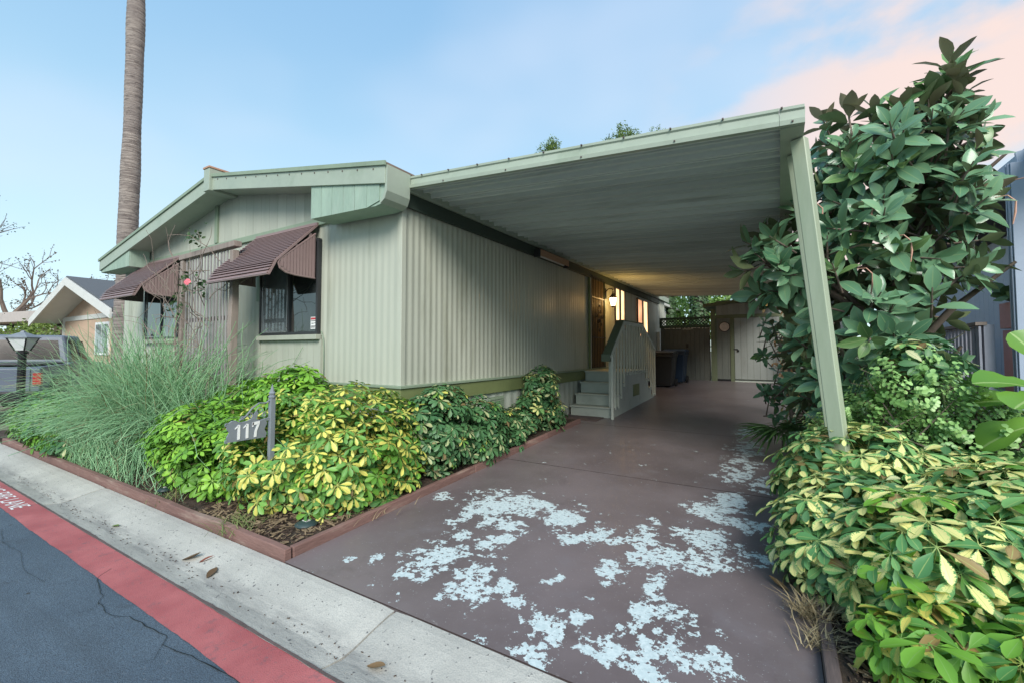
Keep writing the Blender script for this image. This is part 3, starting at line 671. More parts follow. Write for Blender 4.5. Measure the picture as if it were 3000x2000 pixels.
# ---- awnings
def awning(x0, x1):
    top, knee, lip = Vector((0, 3.425, 3.035)), Vector((0, 2.90, 2.50)), Vector((0, 2.805, 2.325))
    fr = MB(); fr.box(x0, x1, 3.405, 3.43, 3.03, 3.06)
    for xx in (x0+.012, x1-.012):
        fr.bar((xx, 3.42, 3.03), (xx, knee.y, knee.z), .022, .03, (1, 0, 0)); fr.bar((xx, knee.y, knee.z), (xx, lip.y+.01, lip.z), .022, .03, (1, 0, 0))
    fr.bar((x0, lip.y, lip.z), (x1, lip.y, lip.z), .03, .016)
    aw = fr.build('awning', BROWN, home)
    path = []; n1, n2 = 17, 5
    for i in range(n1): path.append((top.lerp(knee, i/n1), top.lerp(knee, (i+1)/n1)))
    ctrl = knee + (knee-top).normalized()*.075; q = lambda t: knee*(1-t)**2 + ctrl*2*t*(1-t) + lip*t*t
    for i in range(n2): path.append((q(i/n2), q((i+1)/n2)))
    for a, b in path:
        d = (b-a); nrm = Vector((0, d.z, -d.y)).normalized()
        if nrm.z < 0: nrm = -nrm
        # rolled slat: flat face, downturned lower hem
        pr = [a-nrm*.004, a+nrm*.003+d*.10, b+nrm*.022-d*.12, b+nrm*.020+d*.06, b+nrm*.012+d*.08, b+nrm*.010-d*.10, a-nrm*.010]
        MB().prism([(p.y, p.z) for p in pr], x0+.005, x1-.005, 'x').build('slat', BROWN, aw)
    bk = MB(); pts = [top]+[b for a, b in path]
    bk.strip([(x0+.01, p.y+.012, p.z-.014) for p in pts], [(x1-.01, p.y+.012, p.z-.014) for p in pts]); bk.build('shade_sheet', BROWND, aw)  # sheet added under the slats, dark slats and shade painted near-black
    for xs_ in (x0+.03, x1-.012):
        # side wing of upright ribs with a rounded nose
        out = [(3.40, 2.915), (3.40, 2.355), (3.14, 2.36), (3.02, 2.375), (2.95, 2.415), (2.925, 2.475), (2.95, 2.525)]
        pn = MB(); yv = 3.40
        def ztop(y): return min(2.915, 2.525 + (y-2.95)*(.39/.45))
        def zbot(y): return 2.36 if y > 3.16 else 2.365 + (3.16-y)**2*2.0
        yy = 2.95
        while yy < 3.39:
            y1 = min(yy+.040, 3.40); ym = (yy+y1)/2
            pn.prism([(yy+.004, zbot(ym)), (y1-.004, zbot(ym)), (y1-.004, ztop(y1)), (yy+.004, ztop(yy))], xs_-.009, xs_+.009, 'x'); yy += .040
        pn.prism([(p[0], p[1]) for p in out], xs_-.003, xs_+.003, 'x')
        pn.tube([(xs_, p[0], p[1]) for p in out[1:]+[(3.175, 2.72), (3.40, 2.915)]], .012, 6)
        pn.build('side_wing', BROWN, aw)
        tb = MB()
        for t in (.12, .45, .78): p = knee.lerp(top, t); tb.box(xs_-.006, xs_+.006, p.y+.0, p.y+.035, p.z-.075, p.z-.01)
        tb.build('side_tab', BROWN, aw)
    return aw
awning(-6.29, -4.915); awning(-10.0, -8.6)
# ---- side door, grille and lit side windows
dr = MB(); dr.box(WX+.015, WX+.05, 8.93, 8.99, 1.06, 3.13); dr.box(WX+.015, WX+.05, 9.86, 9.92, 1.06, 3.13); dr.box(WX+.015, WX+.05, 8.93, 9.92, 3.10, 3.15)
door = dr.build('door', OLIVE, home, .003)
boxo('door_leaf', DOORT, door, WX+.016, WX+.026, 8.99, 9.86, 1.06, 3.10); boxo('door_light', DOORT, door, WX+.027, WX+.031, 9.15, 9.72, 2.05, 2.95); boxo('jamb_strip', OFFW, door, WX+.05, WX+.058, 8.985, 8.998, 1.07, 3.1)
g = MB()
for k in range(9): yy = 9.02+.1*k; g.bar((WX+.075, yy, 1.09), (WX+.075, yy, 3.08), .012, .012)
for zz in (1.1, 1.75, 2.62, 3.06): g.bar((WX+.075, 9.0, zz), (WX+.075, 9.85, zz), .014, .02)
for cy_, cz_, rr in ((9.25, 2.2, .09), (9.45, 2.3, .1), (9.62, 2.2, .08), (9.4, 2.1, .08), (9.55, 2.05, .07), (9.43, 1.9, .06), (9.43, 2.45, .06)):
    g.tube([(WX+.08, cy_+rr*(1-t/14)*math.cos(t*.8), cz_+rr*(1-t/14)*math.sin(t*.8)) for t in range(13)], .008, 5)
g.build('security_grille', BLACK, door)
def sidewin(y0, y1, z0, z1, m1, m2):
    f = MB(); t = .04; x = WX+.014
    f.box(x, x+.04, y0, y1, z0, z0+t); f.box(x, x+.04, y0, y1, z1-t, z1); f.box(x, x+.04, y0, y0+t, z0+t, z1-t); f.box(x, x+.04, y1-t, y1, z0+t, z1-t); ym = (y0+y1)/2; f.box(x, x+.035, ym-.05, ym+.05, z0+t, z1-t)
    wn = f.build('window', FRAMEB, home, .003)
    boxo('pane', m1, wn, x+.002, x+.008, y0+t, ym-.05, z0+t, z1-t); boxo('pane', m2, wn, x+.002, x+.008, ym+.05, y1-t, z0+t, z1-t)
sidewin(10.68, 11.52, 2.0, 3.05, LITW, LITW); sidewin(12.7, 13.9, 1.85, 2.98, LITW2, LITW)
boxo('meter_cupboard', OFFW, home, WX+.015, WX+.11, 15.1, 15.5, 1.2, 2.08, .006)

# wall lantern
lan = thing('wall_lantern', 'lit coach lantern on the wall beside the security door', 'lantern', (WX+.2, 10.0, 2.5))
mb = MB(); mb.box(WX+.014, WX+.03, 9.93, 10.07, 2.68, 2.92); mb.tube([(WX+.03, 10, 2.84), (WX+.10, 10, 2.90), (WX+.19, 10, 2.90), (WX+.21, 10, 2.86)], .012, 6); mb.build('bracket', BLACK, lan)
mb = MB(); mb.lathe([(.001, .21), (.015, .20), (.02, .15), (.03, .13), (.095, .06), (.10, .045), (.085, .04)], (WX+.21, 10, 2.64), 6); mb.lathe([(.05, -.135), (.052, -.15), (.03, -.165), (.001, -.18)], (WX+.21, 10, 2.64), 6); mb.build('cap', BLACK, lan)
mb = MB(); mb.lathe([(.085, .04), (.05, -.135)], (WX+.21, 10, 2.64), 6); mb.build('glass', LAMPG, lan)
mb = MB()
for k in range(6): a = k*math.pi/3; mb.bar((WX+.21+.088*math.cos(a), 10+.088*math.sin(a), 2.68), (WX+.21+.053*math.cos(a), 10+.053*math.sin(a), 2.505), .008, .008)
mb.build('cage', BLACK, lan)
pl = bpy.data.lights.new('lantern_light', 'POINT'); pl.energy = 11; pl.color = (1.0, .55, .15); pl.shadow_soft_size = .1
po = bpy.data.objects.new('lantern_light', pl); link(po, lan, Vector((WX+.37, 10, 2.60)))

# ================================================================== CARPORT
car = thing('carport', 'pale green corrugated metal carport roof on leaning posts over the driveway', 'carport', (-1.6, 9, .2))
CX0, CX1, CY0, CY1 = -3.47, .16, 3.46, 15.0
def cz(x, y): return 3.215 + (x-CX0)/(CX1-CX0)*((2.965 + .085*(y-CY0)/(CY1-CY0)) - 3.215)
# roof pans: folded strips running away from the house
npan = 35; pw = (CY1-CY0-.02)/npan
prof = [(0, .05), (.015, 0), (.075, 0), (.09, .05), (.31, .05), (.325, .022), (.365, .022), (.38, .05), (.62, .05), (.635, .022), (.675, .022), (.69, .05), (.985, .05), (1.0, .05)]
for k in range(npan):
    y0 = CY0+.015+k*pw; mb = MB()
    mb.strip([(CX0, y0+t*pw, cz(CX0, y0)+h) for t, h in prof], [(CX1-.06, y0+t*pw, cz(CX1-.06, y0)+h) for t, h in prof])
    mb.build('roof_pan', PAN, car)
mb = MB(); mb.add([(CX0-.05, CY0+.03, cz(CX0, CY0)+.10), (CX1-.02, CY0+.03, cz(CX1, CY0)+.10), (CX1-.02, CY1, cz(CX1, CY1)+.10), (CX0-.05, CY1, cz(CX0, CY1)+.10)], [(0, 1, 2, 3)]); mb.build('roof_skin', FASC, car)
# front fascia: rolled channel
def fpr(x): z = cz(x, CY0); return [(CY0+.01, z-.004), (CY0-.03, z-.004), (CY0-.034, z+.028), (CY0-.012, z+.036), (CY0-.006, z+.095), (CY0-.018, z+.105), (CY0-.018, z+.125), (CY0+.05, z+.135), (CY0+.05, z+.125), (CY0+.012, z+.115), (CY0+.012, z+.02)]
def fasc(x0, x1):
    a = [(x0, y, z) for y, z in fpr(x0)]; b = [(x1, y, z) for y, z in fpr(x1)]; n = len(a); m = MB()
    m.add(a+b, [tuple(range(n-1, -1, -1)), tuple(range(n, 2*n))]+[(i, (i+1) % n, (i+1) % n+n, i+n) for i in range(n)]); return m.build('fascia', FASC, car)
fasc(-3.46, .03); fasc(.032, .175)
mb = MB()
for i in range(10): xx = -3.2+i*.36; mb.box(xx, xx+.012, CY0-.036, CY0-.02, cz(xx, CY0)+.112, cz(xx, CY0)+.122)
for i in range(5): xx = -2.9+i*.75; mb.box(xx, xx+.011, CY0-.04, CY0-.02, cz(xx, CY0)+.008, cz(xx, CY0)+.018)
kind(mb.build('screws', DARKWOOD, car), 'stuff')
# side gutter, wall beam
mb = MB(); gp2 = lambda y: [(.035, cz(.16, y)-.004), (.175, cz(.16, y)-.004), (.18, cz(.16, y)+.12), (.165, cz(.16, y)+.12), (.16, cz(.16, y)+.02), (.035, cz(.16, y)+.02)]
a = [(x, CY0+.012, z) for x, z in gp2(CY0)]; b = [(x, CY1, z) for x, z in gp2(CY1)]; mb.add(a+b, [tuple(range(6)), tuple(range(11, 5, -1))]+[(i, i+6, (i+1) % 6+6, (i+1) % 6) for i in range(6)]); mb.build('side_gutter', FASC, car)
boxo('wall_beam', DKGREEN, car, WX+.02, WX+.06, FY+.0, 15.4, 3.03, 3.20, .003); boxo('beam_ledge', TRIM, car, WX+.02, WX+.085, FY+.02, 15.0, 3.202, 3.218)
def post(base, top, wd=.095, dp=.075):
    b = Vector(base); t = Vector(top); d = (t-b).normalized(); x = Vector((1, 0, 0)); x = (x-d*x.dot(d)).normalized(); y = d.cross(x)
    # roll-formed: three flutes on each wide face
    x, y = (x*math.cos(R(-24)) + y*math.sin(R(-24))), (y*math.cos(R(-24)) - x*math.sin(R(-24)))
    s = []
    for u, vv in [(-.5,-.44),(-.44,-.5),(-.10,-.5),(-.07,-.485),(.07,-.485),(.10,-.5),(.44,-.5),(.5,-.44),(.5,.44),(.44,.5),(-.44,.5),(-.5,.44)]: s.append(x*u*wd + y*(-vv)*dp)
    n = len(s); m = MB(); m.add([b+p for p in s]+[t+p for p in s], [tuple(range(n)), tuple(range(2*n-1, n-1, -1))]+[(i, i+n, (i+1) % n+n, (i+1) % n) for i in range(n)]); return m.build('post', POSTG, car)
post((.40, 3.70, .03), (.150, 3.70, 2.955), .092, .074); post((.40, 4.02, .05), (.125, 3.98, 2.955), .075, .065); post((.19, 9.0, .2), (.09, 9.0, 3.0), .085, .07); post((.17, 14.6, .4), (.10, 14.6, 3.02), .085, .07)
# fluorescent fixture under the beam
fx = thing('strip_light', 'unlit wooden-sided strip light fixed under the carport wall beam', 'light', (-3.4, 6.9, 3.0))
boxo('housing', WOODLT, fx, WX+.062, WX+.17, 6.42, 7.55, 3.05, 3.13, .004); mb = MB(); mb.tube([(WX+.115, 6.5, 3.035), (WX+.115, 7.45, 3.035)], .016, 8); mb.build('tube', OFFW, fx)
boxo('end_plate', FRAMEB, fx, WX+.062, WX+.175, 6.40, 6.418, 3.0, 3.132); boxo('end_plate', FRAMEB, fx, WX+.062, WX+.175, 7.552, 7.57, 3.0, 3.132); boxo('reflector', WOODLT, fx, WX+.175, WX+.182, 6.42, 7.55, 3.02, 3.13)

# ================================================================== ENTRY STEPS
st = thing('entry_steps', 'grey green entry steps with wide green handrail up to the side door', 'steps', (-3.05, 9.4, .25))
SX0, SX1 = WX+.075, -2.60; Y0 = 7.82; tops = [.435, .64, .85, 1.056]; g0 = .2
for i, zt in enumerate(tops):
    y = Y0 + .25*i
    boxo('riser', STEP, st, SX0+.01, SX1-.012, y, y+.022, (g0 if i == 0 else tops[i-1]), zt-.032, .002)
    y1 = y+.29 if i < 3 else 10.06
    boxo('tread', STEP, st, SX0, SX1+.025, y-.028, y1-.035, zt-.03, zt, .006)
for i, zt in enumerate((.85, .64, .44)):
    y = 10.03+.29*i; boxo('tread', STEP, st, SX0, SX1+.025, y, y+.30, zt-.03, zt, .006)
# side skirt boards follow the stepped outline
def stop(y):
    for i in (3, 2, 1, 0):
        if Y0+.25*i <= y+1e-6 < 10.06 or (i < 3 and Y0+.25*i <= y < Y0+.25*(i+1)): return tops[i]-.034
    return .85-.034 if y < 10.33 else .64-.034 if y < 10.62 else .44-.034
ye = [Y0, Y0+.125, 8.07, 8.195, 8.32, 8.445, 8.57] + [8.57+.1243*k for k in range(1, 12)] + [10.06, 10.195, 10.33, 10.475, 10.62, 10.77, 10.92]
for a, b in zip(ye[:-1], ye[1:]):
    if b-a > .01: MB().prism([(a+.0015, gz(a)-.02), (b-.0015, gz(b)-.02), (b-.0015, stop((a+b)/2)), (a+.0015, stop((a+b)/2))], SX1-.022, SX1, 'x').build('skirt_board', STEP, st)
boxo('vent', OLIVE, st, SX1, SX1+.012, 9.10, 9.56, .53, .77, .004)
rp = [(7.66, 1.36), (8.48, 2.02), (9.84, 2.03), (10.98, 1.50)]
def rz(y):
    for (a, za), (b, zb) in zip(rp[:-1], rp[1:]):
        if a <= y <= b: return za+(zb-za)*(y-a)/(b-a)
    return rp[-1][1]
for (a, za), (b, zb) in zip(rp[:-1], rp[1:]):
    MB().bar((SX1-.06, a, za+.02), (SX1-.06, b, zb+.02), .15, .038, (0, 0, 1)).build('handrail', RAILG, st, .004)
    MB().bar((SX1+.012, a, za-.025), (SX1+.012, b, zb-.025), .03, .07, (0, 0, 1)).build('rail_face', BAL, st, .003)
boxo('rail_end', RAILG, st, SX1-.135, SX1+.02, 7.60, 7.68, 1.27, 1.40, .004)
boxo('newel', BAL, st, SX1-.07, SX1-.02, 7.80, 7.85, .44, rz(7.82)-.01, .004); boxo('newel', BAL, st, SX1+.004, SX1+.045, 7.70, 7.75, gz(7.7), rz(7.72)-.02, .003)
for k in range(17):
    y = 7.87 + k*.188; zb_ = stop(y)+.04 if y < 10.8 else .44
    boxo('baluster', BAL, st, SX1-.002+.004, SX1+.034, y, y+.036, max(zb_-.08, .4), rz(y+.018)-.02)
mt = MB(); mt.add([(-3.48, 7.42, gz(7.42)+.012), (-2.78, 7.40, gz(7.40)+.012), (-2.76, 7.80, gz(7.8)+.012), (-3.46, 7.80, gz(7.8)+.012), (-3.48, 7.42, gz(7.42)), (-2.78, 7.40, gz(7.4)), (-2.76, 7.80, gz(7.8)), (-3.46, 7.80, gz(7.8))], [(0,1,2,3),(0,4,5,1),(1,5,6,2),(2,6,7,3),(3,7,4,0)])
tag(mt.build('door_mat', DARKWOOD, bev=.004), 'dark fibre mat at the foot of the entry steps', 'mat')

# ================================================================== GATE, SHED, BINS
GY = 15.06
gt = thing('fence_gate', 'dark weathered board gate with green lattice top beside the shed', 'gate', (-2.55, GY, .5))
x = -3.36; k = 0
while x < -1.86:
    w_ = rnd.uniform(.125, .15); x1 = min(x+w_, -1.85); boxo('board', GATE, gt, x+.004, x1-.004, GY+rnd.uniform(-.006, .004), GY+.02, .52, 2.20); x = x1
boxo('backing', GATE, gt, -3.36, -1.85, GY+.022, GY+.03, .52, 2.19); boxo('lattice_rail', GATEG, gt, -3.39, -1.84, GY-.025, GY+.03, 2.195, 2.265, .003); boxo('lattice_rail', GATEG, gt, -3.39, -1.84, GY-.025, GY+.03, 2.46, 2.53, .003); boxo('lattice_stile', GATEG, gt, -2.63, -2.57, GY-.02, GY+.025, 2.266, 2.458); boxo('lattice_stile', GATEG, gt, -3.39, -3.31, GY-.02, GY+.025, 2.266, 2.458)
for s in (-1, 1):
    for i in range(17):
        xm = -3.40 + i*.1; a, b = xm, xm+.19
        a_, b_ = max(a, -3.34), min(b, -1.86)
        if b_-a_ < .03: continue
        za = 2.266+.19*(a_-a)/.19; zb = 2.266+.19*(b_-a)/.19
        if s < 0: za, zb = 4.724-za, 4.724-zb
        yy = GY + (.0 if s > 0 else .009); MB().bar((a_, yy, za), (b_, yy, zb), .008, .028, (0, 0, 1)).build('lattice_strip', GATEG, gt)
boxo('gate_post', SHEDT, gt, -1.83, -1.70, GY-.05, GY+.06, .5, 2.75, .004); boxo('latch', BLACK, gt, -2.56, -2.50, GY-.03, GY-.006, 1.55, 1.68)
mb = MB(); rr = random.Random(5)
for i in range(34):
    xx = -3.25+rr.random()*1.36; mb.box(xx, xx+rr.uniform(.015, .06), GY-.0085, GY-.0075, 2.185-rr.uniform(.004, .03), 2.19)
for i in range(14):
    xx = -2.66+i*.022; mb.box(xx, xx+.006, GY-.0085, GY-.0075, 2.12+rr.uniform(-.01, .02), 2.17)
mb.box(-1.872, -1.864, GY-.0085, GY-.0075, 1.95, 2.18); mb.build('chipped_paint', OFFW, gt)
sh = thing('storage_shed', 'grey green board shed with wide plank door at end of driveway', 'shed', (-.2, 16, .5))
boxo('wall_core', SHED, sh, -1.68, 1.7, GY+.03, 17.5, .35, 2.9)
x = -1.68
while x < -1.19: boxo('wall_board', SHEDD, sh, x+.003, min(x+.165, -1.18)-.003, GY-.005, GY+.028, .55, 2.44); x += .165
x = -1.68
while x < .9: boxo('wall_board', SHED, sh, x+.003, x+.165-.003, GY-.005, GY+.028, 2.555, 2.90); x += .165
boxo('lintel', SHEDT, sh, -1.72, .9, GY-.025, GY+.02, 2.455, 2.555, .004); boxo('jamb', SHEDT, sh, -1.285, -1.18, GY-.03, GY+.02, .53, 2.454, .004); boxo('jamb', TRIM, sh, .012, .12, GY-.03, GY+.02, .53, 2.454, .004); boxo('corner_board', SHEDT, sh, -1.72, -1.66, GY-.02, GY+.05, .5, 2.453)
dd = boxo('door', SHEDT, sh, -1.175, .008, GY-.004, GY+.012, .60, 2.45)
for i in range(7): a = -1.172+i*.1682; boxo('plank', SHED, dd, a+.003, a+.1652, GY-.022, GY-.005, .61, 2.445)
mb = MB(); mb.box(-1.20, -1.08, GY-.04, GY-.023, 1.49, 1.52); mb.box(-1.10, -1.05, GY-.05, GY-.023, 1.43, 1.49); mb.build('padlock', BLACK, dd, .003)
boxo('threshold', STEP, sh, -1.18, .05, GY-.10, GY+.0, .50, .56, .006); boxo('base_shadow_strip', BLACK, sh, -1.66, -1.19, GY-.015, GY+.0, .53, .60)  # black strip at the wall foot is shadow put in as colour
MB().prism([(-2.03, 2.80), (-.1, 3.03), (1.9, 2.80), (1.9, 2.92), (-.1, 3.10), (-2.03, 2.90)], GY-.22, 17.7).build('roof', SHEDT, sh); MB().prism([(-1.66, 2.91), (.95, 2.93), (.95, 3.01), (-.1, 3.025), (-1.66, 2.99)], GY-.03, GY-.01).build('flashing', FASC, sh)
dsc = thing('round_wall_disc', 'round pale disc with dark rim hung on the shed wall', 'wall disc', (-1.44, GY-.03, 2.06))
def disc_y(r0, r1, y0, y1, c, n=28):
    m = MB(); vs = []
    for y, r in ((y0, r1), (y1, r1)):
        for j in range(n): a = 2*math.pi*j/n; vs.append((c[0]+r*math.cos(a), y, c[1]+r*math.sin(a)))
    return m.add(vs, [tuple(range(n-1, -1, -1)), tuple(range(n, 2*n))]+[(j, (j+1) % n, n+(j+1) % n, n+j) for j in range(n)])
disc_y(0, .155, GY-.03, GY-.006, (-1.44, 2.19)).build('rim', BLACK, dsc, .004); disc_y(0, .135, GY-.036, GY-.0305, (-1.44, 2.19)).build('face', DISC, dsc)
def bin_(label, cx_, cy_, s, m, m2):
    z0 = gz(cy_); b = thing('wheelie_bin', label, 'bin', (cx_, cy_, z0), 'wheeled bins by the gate')
    w0, d0, w1, d1, h = .23*s, .25*s, .29*s, .34*s, .92*s
    def ring(wd, dp, z, o=0): return [(cx_-wd, cy_-dp+o, z), (cx_+wd, cy_-dp+o, z), (cx_+wd, cy_+dp+o, z), (cx_-wd, cy_+dp+o, z)]
    mb = MB(); rs = [ring(w0, d0, z0+.04), ring(w1, d1, z0+h-.09), ring(w1+.025, d1+.025, z0+h-.085), ring(w1+.025, d1+.025, z0+h)]
    vs = sum(rs, []); fs = [(3, 2, 1, 0), (12, 13, 14, 15)]
    for i in range(3): fs += [(4*i+j, 4*i+(j+1) % 4, 4*i+4+(j+1) % 4, 4*i+4+j) for j in range(4)]
    mb.add(vs, fs); mb.build('body', m, b, .012)
    MB().prism([(cy_-d1-.05, z0+h+.005), (cy_+d1+.03, z0+h+.005), (cy_+d1+.03, z0+h+.07), (cy_, z0+h+.095), (cy_-d1-.05, z0+h+.045)], cx_-w1-.04, cx_+w1+.04, 'x').build('lid', m2, b, .012)
    mb = MB(); mb.tube([(cx_-.22*s, cy_+d1+.08, z0+h), (cx_+.22*s, cy_+d1+.08, z0+h)], .016, 8); mb.build('handle', m, b)
    for sx in (-1, 1):
        mb = MB(); mb.tube([(cx_+sx*.24*s, cy_+d0+.02, z0+.11), (cx_+sx*.30*s, cy_+d0+.02, z0+.11)], .11, 14); mb.build('wheel', RUBBER, b)
bin_('black wheeled bin standing just behind the entry steps', -2.82, 13.0, 1.0, BINK, BINK); bin_('blue wheeled bin between the black bin and the gate', -2.70, 14.05, 1.0, BINB, BINB)

# ================================================================== EDGING, TRELLIS, SIGN
ed = thing('front_edging', 'reddish timber edging along the front of the planted bed', 'edging', (-6, 1.87, 0))
xs = [-2.965, -5.0, -7.1, -9.0, -10.6]
for a, b in zip(xs[:-1], xs[1:]):
    n_ = 14; P_ = [Vector((a-.004+(b-a+.008)*k/n_, 1.885+.012*mnoise.noise(((a+(b-a)*k/n_)*.9, 0, 0)), 0)) for k in range(n_+1)]; vs = []; mb = MB()
    for k, p in enumerate(P_):
        q = .004*mnoise.noise((p.x*9, 3, 0)); h_ = .080+.012*mnoise.noise((p.x*1.7, 7, 0))+.003*mnoise.noise((p.x*17, 1, 0)); vs += [(p.x, p.y-.028+q, -.02), (p.x, p.y+.028, -.02), (p.x, p.y+.026+q, h_), (p.x, p.y-.024+q, h_-.002)]
    mb.add(vs, [(0, 1, 2, 3), (4*n_+3, 4*n_+2, 4*n_+1, 4*n_)] + [(4*k+j, 4*k+4+j, 4*k+4+(j+1) % 4, 4*k+(j+1) % 4) for k in range(n_) for j in range(4)]); mb.build('board', REDWOOD, ed, .006)
ed2 = thing('side_edging', 'reddish timber edging between the bed and the painted driveway', 'edging', (-2.99, 4.5, 0))
for a, b in ((1.92, 4.1), (4.108, 5.9), (5.908, 7.2)):
    MB().bar((-2.992, a, gz(a)+.03), (-2.994, b, gz(b)+.028), .05, .085).build('board', REDWOOD, ed2, .008)
ed3 = thing('dark_edging', 'dark rough timber edging along the right side of the driveway', 'edging', (.165, 4, 0))
for a, b in ((1.9, 3.1), (3.106, 5.4), (5.406, 8.0)): MB().bar((.168, a, gz(a)+.02), (.168, b, gz(b)+.02), .058, .075).build('board', DARKWOOD, ed3, .008)

tr = thing('trellis', 'weathered grey wooden trellis between the two front awnings', 'trellis', (-6.85, 3.05, .1))
for xx in (-6.13, -7.53):
    mb = MB(); r = random.Random(int(-xx*10)); pts = [(xx + r.uniform(-.008, .008), 3.05 + r.uniform(-.006, .006), .05+k*.21) for k in range(14)]
    mb.tube(pts, [.062*r.uniform(.92, 1.06) for _ in pts], 4); mb.build('post', WEATHER, tr, .006)
MB().bar((-7.60, 3.05, 2.83), (-6.05, 3.05, 2.86), .10, .075).build('top_rail', WEATHER, tr, .006); MB().bar((-7.5, 3.05, .75), (-6.16, 3.05, .75), .05, .07).build('lower_rail', WEATHER, tr, .004); MB().bar((-7.5, 3.085, 1.9), (-6.16, 3.085, 1.9), .025, .06).build('mid_rail', WEATHER, tr, .004)
for k in range(15):
    xx = -7.44+k*.0875; MB().bar((xx+rnd.uniform(-.01, .01), 3.05, .55), (xx+rnd.uniform(-.012, .012), 3.05, 2.80), .012, .034, (1, 0, 0)).build('slat', SLATGREY, tr)
# dead climber with a pink bloom
vn = thing('bare_climber', 'tangled leafless climber with one pink bloom on the trellis', 'climber', (-7.4, 2.95, .1)); mb = MB(); r = random.Random(3)
for i in range(62):
    x, y, z = r.uniform(-7.9, -6.3), r.uniform(2.86, 3.0), r.uniform(.5, 2.7); d = Vector((r.uniform(-1, 1), r.uniform(-.5, .25), r.uniform(-.3, .9))).normalized(); pts = [(x, y, z)]
    for k in range(7):
        d = (d + Vector((r.gauss(0, .3), r.gauss(0, .2), r.gauss(0, .3)))).normalized(); p = Vector(pts[-1]) + d*.13; p.y = max(2.55, min(3.01, p.y)); p.z = min(p.z, 3.2); pts.append(tuple(p))
    mb.tube(pts, [.006*(1-k/12) for k in range(8)], 4, False)
mb.tube([(-7.5, 3.0, .05), (-7.45, 2.97, .9), (-7.55, 2.96, 1.7), (-7.4, 2.95, 2.5)], [.02, .016, .012, .007], 6); kind(mb.build('twigs', TWIG, vn), 'stuff')
lb = LB(); la = leaf_arr(.06, .017, P_FIC_LO, .2, .3)
for cx_, cz_, n in ((-6.95, 3.02, 40), (-7.25, 2.42, 26), (-6.75, 2.35, 22), (-7.35, 2.15, 22), (-7.6, 2.1, 18)):
    for _ in range(n): lb.add(*la, M=axis_matrix((cx_+r.gauss(0, .09), 2.93+r.gauss(0, .04), cz_+r.gauss(0, .08)), (r.gauss(0, 1), r.gauss(0, 1)-.6, r.gauss(0, 1)+.5), r.uniform(0, 6.3), r.uniform(.7, 1.4)), rand=r.random())
lb.build('leaves', IVYM, vn)
lb = LB(); pt = leaf_arr(.05, .026, P_UMB_LO, .3, .5)
for k in range(5): lb.add(*pt, M=axis_matrix((-6.98, 2.86, 2.41), (.5, -.8, .3), k*1.257, 1.0))
fl = inst('bloom', lb.mesh('bloom', PINKFL), vn, (0, 0, 0))

sg = thing('house_number_sign', 'grey hanging plate numbered 117 with scrollwork on a spiked post', 'sign', (-4.0, 2.34, 0)); SXX = -4.0
mb = MB(); mb.box(SXX-.022, SXX+.022, 2.325, 2.369, .02, 1.03); mb.build('post', SIGNGREY, sg, .003)
mb = MB(); mb.lathe([(.03, 1.03), (.034, 1.045), (.022, 1.055), (.03, 1.075), (.02, 1.09), (.001, 1.16)], (SXX, 2.347, 0), 8); mb.build('finial', SIGNGREY, sg)
yl, yr, zb, zt = 1.955, 2.31, .688, .845
top = [(yl+.02+(yr-yl-.04)*k/12, zt+.012*math.sin(k*1.05)-.004*math.cos(k*2)) for k in range(13)]
mb = MB().prism([(yl+.02, zb), (yr-.02, zb-.005), (yr-.01, zb+.03), (yr-.03, zb+.07), (yr-.008, zb+.12)] + top[::-1] + [(yl+.004, zb+.12), (yl+.026, zb+.08), (yl+.006, zb+.04)], SXX-.006, SXX+.006, 'x'); pm = mb.build('plate', SIGNGREY, sg)
mb = MB(); mb.tube([(SXX, y, z+.004) for y, z in top], .007, 6)
def spiral(y, z, r0, t0, t1, sgn): return [(SXX, y+r0*(1-.75*k/14)*math.cos(t0+(t1-t0)*k/14), z+r0*(1-.75*k/14)*math.sin(t0+(t1-t0)*k/14)*sgn) for k in range(15)]
for a in ((yl+.005, zt-.01, .016, 0, 8, 1), (yl+.005, zb+.01, .016, 0, 8, -1), (yr, zt+.0, .016, 3, 11, 1), (yr-.16, zt+.05, .03, -1, 7, 1), (yr-.07, zt+.085, .035, 2, 9, -1), (yr-.03, zt+.04, .025, 1, 8, 1), (yr-.22, zt+.03, .02, 0, 7, 1)): mb.tube(spiral(*a), .005, 5)
mb.tube([(SXX, yr-.25, zt+.015), (SXX, yr-.19, zt+.05), (SXX, yr-.14, zt+.11), (SXX, yr-.08, zt+.15), (SXX, yr-.02, zt+.145), (SXX, yr+.02, zt+.17)], .007, 6)
mb.prism([(yr-.15, zt+.01), (yr-.10, zt+.02), (yr-.09, zt+.07), (yr-.105, zt+.085), (yr-.13, zt+.05)], SXX-.004, SXX+.004, 'x'); mb.build('scrollwork', SIGNGREY, sg)
xd = SXX+.0065
def digit(polys):
    m = MB()
    for p in polys: m.prism(p, xd, xd+.004, 'x')
    m.build('numeral', WHITE, pm)
for y in (2.045, 2.115): digit([[(y, .70), (y+.022, .702), (y+.022, .824), (y+.008, .828), (y+.002, .815)], [(y-.022, .797), (y-.02, .79), (y+.006, .808), (y+.006, .826)]])
y = 2.195; digit([[(y-.026, .806), (y+.040, .812), (y+.040, .838), (y-.024, .832)], [(y-.026, .792), (y-.016, .792), (y-.012, .83), (y-.025, .83)], [(y+.018, .812), (y+.040, .815), (y+.016, .755), (y+.012, .702), (y-.010, .700), (y-.004, .755)]])
